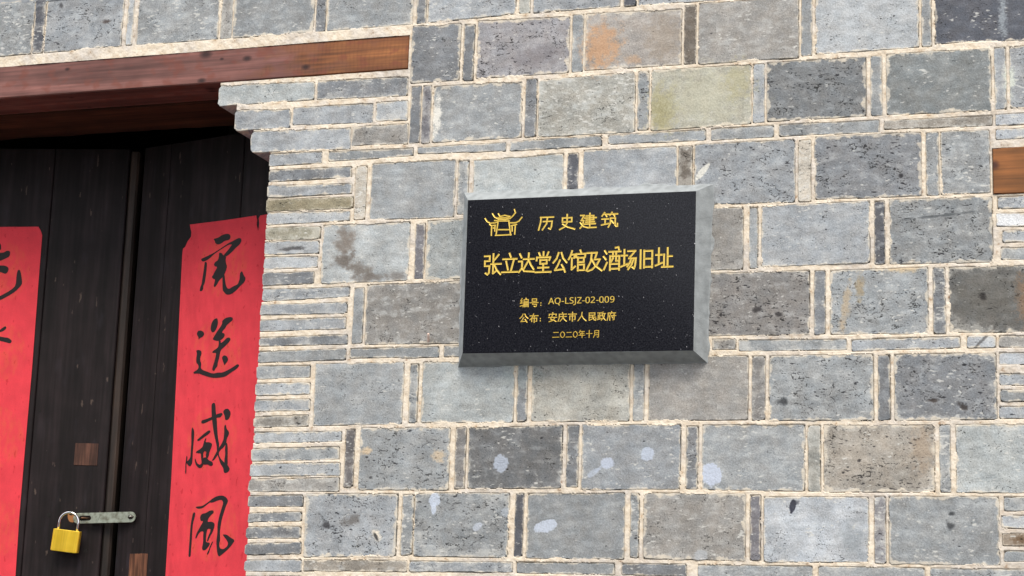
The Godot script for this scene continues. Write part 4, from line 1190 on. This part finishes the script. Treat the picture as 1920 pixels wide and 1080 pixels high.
func metre_texture(m: StandardMaterial3D, im: Image, x0: float, y1: float, w: float, h: float) -> void:
	# the sheets carry their own metres as texture coordinates
	m.albedo_texture = ImageTexture.create_from_image(im)
	m.uv1_scale = Vector3(1.0 / w, -1.0 / h, 1.0)
	m.uv1_offset = Vector3(-x0 / w, y1 / h, 0.0)

func make_materials() -> void:
	var sp := FastNoiseLite.TYPE_SIMPLEX_SMOOTH
	var mo := mat(Color.WHITE, 0.95, 0.0, 0.3)
	mo.albedo_texture = tex(noise(sp, 0.03, 31, 5), 512, [c8(150, 118, 90), c8(198, 184, 165), c8(211, 200, 184), c8(222, 214, 202)], [0.04, 0.18, 0.5, 1.0])
	mo.uv1_triplanar = true; mo.uv1_world_triplanar = true
	mo.uv1_scale = Vector3(2.2, 2.2, 2.2)
	mo.heightmap_enabled = true
	mo.heightmap_texture = tex(noise(sp, 0.09, 32, 4), 512, [], [])
	mo.heightmap_scale = 0.1
	M.mortar = mo
	var jo: StandardMaterial3D = mo.duplicate()
	jo.vertex_color_use_as_albedo = true
	M.joint = jo
	var pb := mat(Color.WHITE, 0.9, 0.0, 0.35)
	pb.albedo_texture = tex(noise(sp, 0.02, 41, 5), 512, [c8(100, 104, 110), c8(138, 143, 149), c8(170, 174, 178)], [0.0, 0.5, 1.0])
	pb.uv1_triplanar = true; pb.uv1_world_triplanar = true; pb.uv1_scale = Vector3(1.7, 1.7, 1.7)
	M.plain_brick = pb
	# door lintel: mauve brown at the left, orange brown with saw marks and knots at the right end
	var w := 1536; var h := 96
	var li := wood_image(w, h, 71, c8(92, 58, 54), c8(122, 84, 78), false, 0.3)
	var lr := wood_image(w, h, 72, c8(92, 52, 32), c8(140, 92, 54), false, 0.36)
	var edge := field(noise(sp, 0.012, 73, 3), w, h)
	var patch := field(noise(sp, 0.02, 74, 3), w, h)
	for x in w:
		var wx := -2.8 + 2.3 * x / w
		for y in h:
			var i := y * w + x
			var k := clampf((wx + 0.93) * 4.5 + (edge[i] / 255.0 - 0.5) * 1.6, 0.0, 1.0)
			var c := li.get_pixel(x, y).lerp(lr.get_pixel(x, y), k)
			if k > 0.35:
				c = c.darkened(0.07 * maxf(0.0, sin(x * 0.8 + edge[i] / 255.0 * 5.0)) * patch[i] / 160.0)
			c = c.lerp(c8(112, 58, 46), clampf((patch[i] / 255.0 - 0.6) * 2.0, 0.0, 0.5))
			li.set_pixel(x, y, c)
	for kn in [[-1.11, 3.122, 0.009], [-0.982, 3.101, 0.0065], [-1.118, 3.046, 0.006], [-0.803, 3.063, 0.006], [-1.06, 3.105, 0.003], [-1.55, 3.11, 0.004]]:
		for x in range(maxi(0, int((kn[0] - 0.05 + 2.8) / 2.3 * w)), mini(w, int((kn[0] + 0.05 + 2.8) / 2.3 * w))):
			for y in h:
				var dx: float = (-2.8 + 2.3 * x / w - kn[0]) / (kn[2] * 1.7); var dy: float = (3.135 - 0.099 * y / h - kn[1]) / kn[2]
				var q := sqrt(dx * dx + dy * dy)
				if q < 2.2:
					li.set_pixel(x, y, li.get_pixel(x, y).lerp(c8(36, 20, 20), clampf(1.1 - q * 0.7, 0.0, 0.8)))
	var lm := mat(Color.WHITE, 0.62, 0.0, 0.4)
	lm.albedo_texture = ImageTexture.create_from_image(li)
	lm.uv1_scale = Vector3(1.0 / 2.3, 1.0 / 0.099, 1.0)
	lm.uv1_offset = Vector3(2.8 / 2.3, 3.135 / 0.099, 0.0)
	M.lintel = lm
	var iw := mat(Color.WHITE, 0.75, 0.0, 0.3)
	iw.albedo_texture = ImageTexture.create_from_image(wood_image(1024, 128, 91, c8(54, 33, 26), c8(86, 54, 40), false, 0.4))
	iw.uv1_scale = Vector3(1.0 / 2.1, 1.0 / 0.25, 1.0)
	M.inner_wood = iw
	var bm := mat(Color.WHITE, 0.6, 0.0, 0.4)
	var bi := wood_image(512, 128, 95, c8(104, 66, 32), c8(140, 88, 48), false, 0.22)
	for x in 60:
		for y in 128:
			var q := Vector2((x - 6) / 7.0, (y - 47) / 10.0).length()
			if q < 1.8:
				bi.set_pixel(x, y, bi.get_pixel(x, y).lerp(c8(58, 28, 22), clampf(1.2 - q * 0.7, 0.0, 0.85)))
	bm.albedo_texture = ImageTexture.create_from_image(bi)
	bm.uv1_scale = Vector3(1.0 / 0.6, 1.0 / 0.112, 1.0)
	bm.uv1_offset = Vector3(-1.014 / 0.6, 2.729 / 0.112, 0.0)
	M.block = bm
	# door boards: dark stain over pine with pale scuffs
	var di := wood_image(512, 2048, 111, c8(21, 17, 19), c8(38, 31, 33), true, 0.5)
	var sc := field(noise(sp, 0.02, 115, 4), 512, 2048, 1.0, 3.0)
	var sc2 := field(noise(sp, 0.06, 116, 3), 512, 2048, 1.0, 4.0)
	for y in 2048:
		for x in 512:
			var i := y * 512 + x
			var k := clampf((sc[i] / 255.0 - 0.62) * 3.0, 0.0, 1.0) * (sc2[i] / 255.0)
			if k > 0.02:
				di.set_pixel(x, y, di.get_pixel(x, y).lerp(c8(62, 60, 72), k * 0.5))
			if sc2[i] > 226:
				di.set_pixel(x, y, di.get_pixel(x, y).lerp(c8(120, 104, 92), 0.5))
	var dm := mat(Color.WHITE, 0.6, 0.0, 0.3)
	dm.albedo_texture = ImageTexture.create_from_image(di)
	dm.uv1_scale = Vector3(1.0 / 0.75, 1.0 / 3.0, 1.0)
	dm.uv1_offset = Vector3(0.93, 0.0, 0.0)
	M.door = dm
	var de := mat(Color.WHITE, 0.6, 0.0, 0.4)
	de.albedo_texture = ImageTexture.create_from_image(wood_image(64, 1024, 121, c8(30, 24, 23), c8(54, 43, 37), true, 0.5))
	de.uv1_scale = Vector3(10.0, 1.0 / 1.5, 1.0)
	M.door_edge = de
	var te := mat(Color.WHITE, 0.7, 0.0, 0.35)
	te.albedo_texture = ImageTexture.create_from_image(wood_image(128, 256, 131, c8(60, 40, 35), c8(84, 58, 48), true, 0.4))
	te.uv1_scale = Vector3(9.0, 5.0, 1.0)
	M.tenon = te
	var tl := mat(Color.WHITE, 0.7, 0.0, 0.35)
	tl.albedo_texture = ImageTexture.create_from_image(wood_image(128, 256, 133, c8(68, 44, 34), c8(110, 74, 56), true, 0.8))
	tl.uv1_scale = Vector3(11.0, 4.0, 1.0)
	M.tenon_light = tl
	M.bare = mat(c8(150, 100, 58), 0.75)
	M.hole = mat(c8(14, 12, 12), 0.9)
	var pr := mat(Color.WHITE, 0.8, 0.0, 0.35)
	var shift_r := []
	for q in DISCS_R: shift_r.append([q[0], q[1] - 1.4])
	metre_texture(pr, paper_image(shift_r, 0.1, 1.5, 0.5, 1.8, 141), 0.1, 1.5, 0.5, 1.8)
	pr.heightmap_enabled = true
	pr.heightmap_texture = tex(noise(sp, 0.012, 145, 3), 512, [], [])
	pr.heightmap_scale = 0.7
	M.paper_r = pr
	var pl := mat(Color.WHITE, 0.8, 0.0, 0.35)
	var shift_l := []
	for q in DISCS_L: shift_l.append([q[0], q[1] - 1.4])
	metre_texture(pl, paper_image(shift_l, -0.68, 1.5, 0.5, 1.8, 151), -0.68, 1.5, 0.5, 1.8)
	pl.heightmap_enabled = true
	pl.heightmap_texture = tex(noise(sp, 0.012, 146, 3), 512, [], [])
	pl.heightmap_scale = 0.7
	M.paper_l = pl
	M.ink = mat(c8(24, 17, 20), 0.6, 0.0, 0.4)
	var st := mat(c8(176, 182, 174), 0.5, 0.25)
	st.albedo_texture = tex(noise(sp, 0.02, 161, 4), 256, [c8(140, 136, 124), c8(200, 204, 198), c8(226, 230, 226)], [0.0, 0.5, 1.0])
	st.uv1_triplanar = true; st.uv1_scale = Vector3(9, 9, 9)
	M.steel = st
	M.steel_bright = mat(c8(190, 190, 186), 0.3, 0.85)
	M.rust_steel = mat(c8(120, 92, 72), 0.6, 0.5)
	M.chrome = mat(c8(225, 226, 230), 0.12, 1.0)
	var br := mat(Color.WHITE, 0.33, 0.4)
	br.albedo_texture = ImageTexture.create_from_image(wood_image(128, 128, 165, c8(220, 182, 44), c8(236, 202, 70), true, 0.08))
	br.uv1_scale = Vector3(11.0, 11.0, 1.0)
	M.brass = br
	# granite
	var gi := Image.create(1024, 700, false, Image.FORMAT_RGB8)
	var ga := field(noise(sp, 0.12, 171, 3), 1024, 700); var gb := field(noise(sp, 0.03, 172, 3), 1024, 700)
	for y in 700:
		for x in 1024:
			var i := y * 1024 + x
			var v := 28.0 + (ga[i] / 255.0 - 0.5) * 38.0 + (gb[i] / 255.0 - 0.5) * 5.0
			gi.set_pixel(x, y, c8(v - 1.0, v, v + 6.0))
	var r3 := RandomNumberGenerator.new(); r3.seed = 9
	for k in 1500:
		var px := r3.randi_range(2, 1020); var py := r3.randi_range(2, 696)
		var s := 1 if k % 9 else r3.randi_range(1, 2); var t := r3.randi_range(1, 2) if k % 9 else r3.randi_range(2, 4)
		var v := r3.randf_range(50, 105) if k % 9 else r3.randf_range(130, 215)
		for x in s:
			for y in t:
				gi.set_pixel(mini(1023, px + x + (y / 2)), mini(699, py + y), c8(v, v, v + 6))
	var gm := mat(Color.WHITE, 0.14, 0.0, 0.3)
	gm.albedo_texture = ImageTexture.create_from_image(gi)
	gm.uv1_scale = Vector3(1.0 / 0.64, 1.0 / 0.44, 1.0)
	gm.uv1_offset = Vector3(0.5, 0.5, 0.0)
	M.granite = gm
	var cm := mat(Color.WHITE, 0.92, 0.0, 0.3)
	cm.albedo_texture = tex(noise(sp, 0.02, 181, 5), 512, [c8(130, 134, 136), c8(146, 151, 154), c8(162, 167, 170)], [0.1, 0.5, 0.95])
	cm.uv1_triplanar = true; cm.uv1_world_triplanar = true; cm.uv1_scale = Vector3(2.6, 2.6, 2.6)
	cm.heightmap_enabled = true
	cm.heightmap_texture = tex(noise(sp, 0.12, 182, 4), 512, [], [])
	cm.heightmap_scale = 0.05
	M.cement = cm
	M.gold = mat(c8(204, 174, 74), 0.38, 0.25)
	M.plug = mat(c8(222, 196, 184), 0.55)
	var gr := mat(Color.WHITE, 0.92, 0.0, 0.3)
	gr.albedo_texture = tex(noise(sp, 0.02, 191, 5), 512, [c8(70, 69, 67), c8(94, 92, 88), c8(116, 113, 108)], [0.0, 0.5, 1.0])
	gr.uv1_triplanar = true; gr.uv1_world_triplanar = true; gr.uv1_scale = Vector3(0.5, 0.5, 0.5)
	M.ground = gr
	M.roof = mat(c8(66, 68, 72), 0.9)
	M.room = mat(c8(120, 112, 104), 0.95)

# ---------------------------------------------------------------- scene
func _ready() -> void:
	rng.seed = 2024
	# camera
	var cam := Camera3D.new()
	cam.name = "camera"
	cam.fov = 17.5415
	cam.far = 400.0
	cam.near = 0.05
	cam.transform = Transform3D(Basis(Vector3(0.94937581, 0.03192832, -0.31251583), Vector3(0.03110332, 0.98037987, 0.19464814), Vector3(0.31259902, -0.19451451, 0.92975586)).orthonormalized(), Vector3(1.30727, 1.5, 4.43659))
	add_child(cam)
	cam.current = true
	# overcast daylight
	var env := Environment.new()
	env.background_mode = Environment.BG_SKY
	var sky := Sky.new()
	var sm := ProceduralSkyMaterial.new()
	sm.sky_top_color = c8(238, 241, 246)
	sm.sky_horizon_color = c8(232, 234, 238)
	sm.sky_curve = 0.2
	sm.ground_bottom_color = c8(112, 109, 104)
	sm.ground_horizon_color = c8(150, 150, 150)
	sm.sun_angle_max = 0.0
	sky.sky_material = sm
	env.sky = sky
	env.background_energy_multiplier = 1.0
	env.tonemap_mode = Environment.TONE_MAPPER_LINEAR
	env.tonemap_exposure = 2.12
	env.sdfgi_enabled = true
	env.ssao_enabled = true
	env.ssil_enabled = true
	var we := WorldEnvironment.new()
	we.environment = env
	add_child(we)
	var sun := DirectionalLight3D.new()
	sun.name = "sun"
	sun.light_energy = 0.45
	sun.light_color = Color(1.0, 0.96, 0.9)
	sun.light_angular_distance = 24.0
	sun.shadow_enabled = true
	sun.rotation_degrees = Vector3(-48, 18, 0)
	add_child(sun)

	make_materials()
	# setting
	structure("ground", box(Vector3(120, 0.2, 120)), M.ground, Vector3(0, -0.1, 0))
	structure("interior_floor", box(Vector3(5.2, 0.1, 4.0)), M.room, Vector3(-0.8, 0.055, -2.4))
	structure("interior_back_wall", box(Vector3(5.2, 4.2, 0.15)), M.room, Vector3(-0.8, 2.2, -4.4))
	structure("interior_wall_left", box(Vector3(0.15, 4.2, 4.0)), M.room, Vector3(-3.35, 2.2, -2.3))
	structure("interior_wall_right", box(Vector3(0.15, 4.2, 4.0)), M.room, Vector3(1.8, 2.2, -2.3))
	structure("interior_ceiling", box(Vector3(5.3, 0.15, 4.3)), M.room, Vector3(-0.8, 4.36, -2.34))
	paint_bricks()
	build_wall()
	build_doors()
	build_couplet(true, PAPER_R, INK_R, M.paper_r, "red paper couplet with four black brush characters beside the brick jamb")
	build_couplet(false, PAPER_L, INK_L, M.paper_l, "red paper couplet on the padlocked door leaf, cut by the left picture edge")
	build_plaque()
	build_hasp()
	build_padlock()
	build_plug()
	build_house()
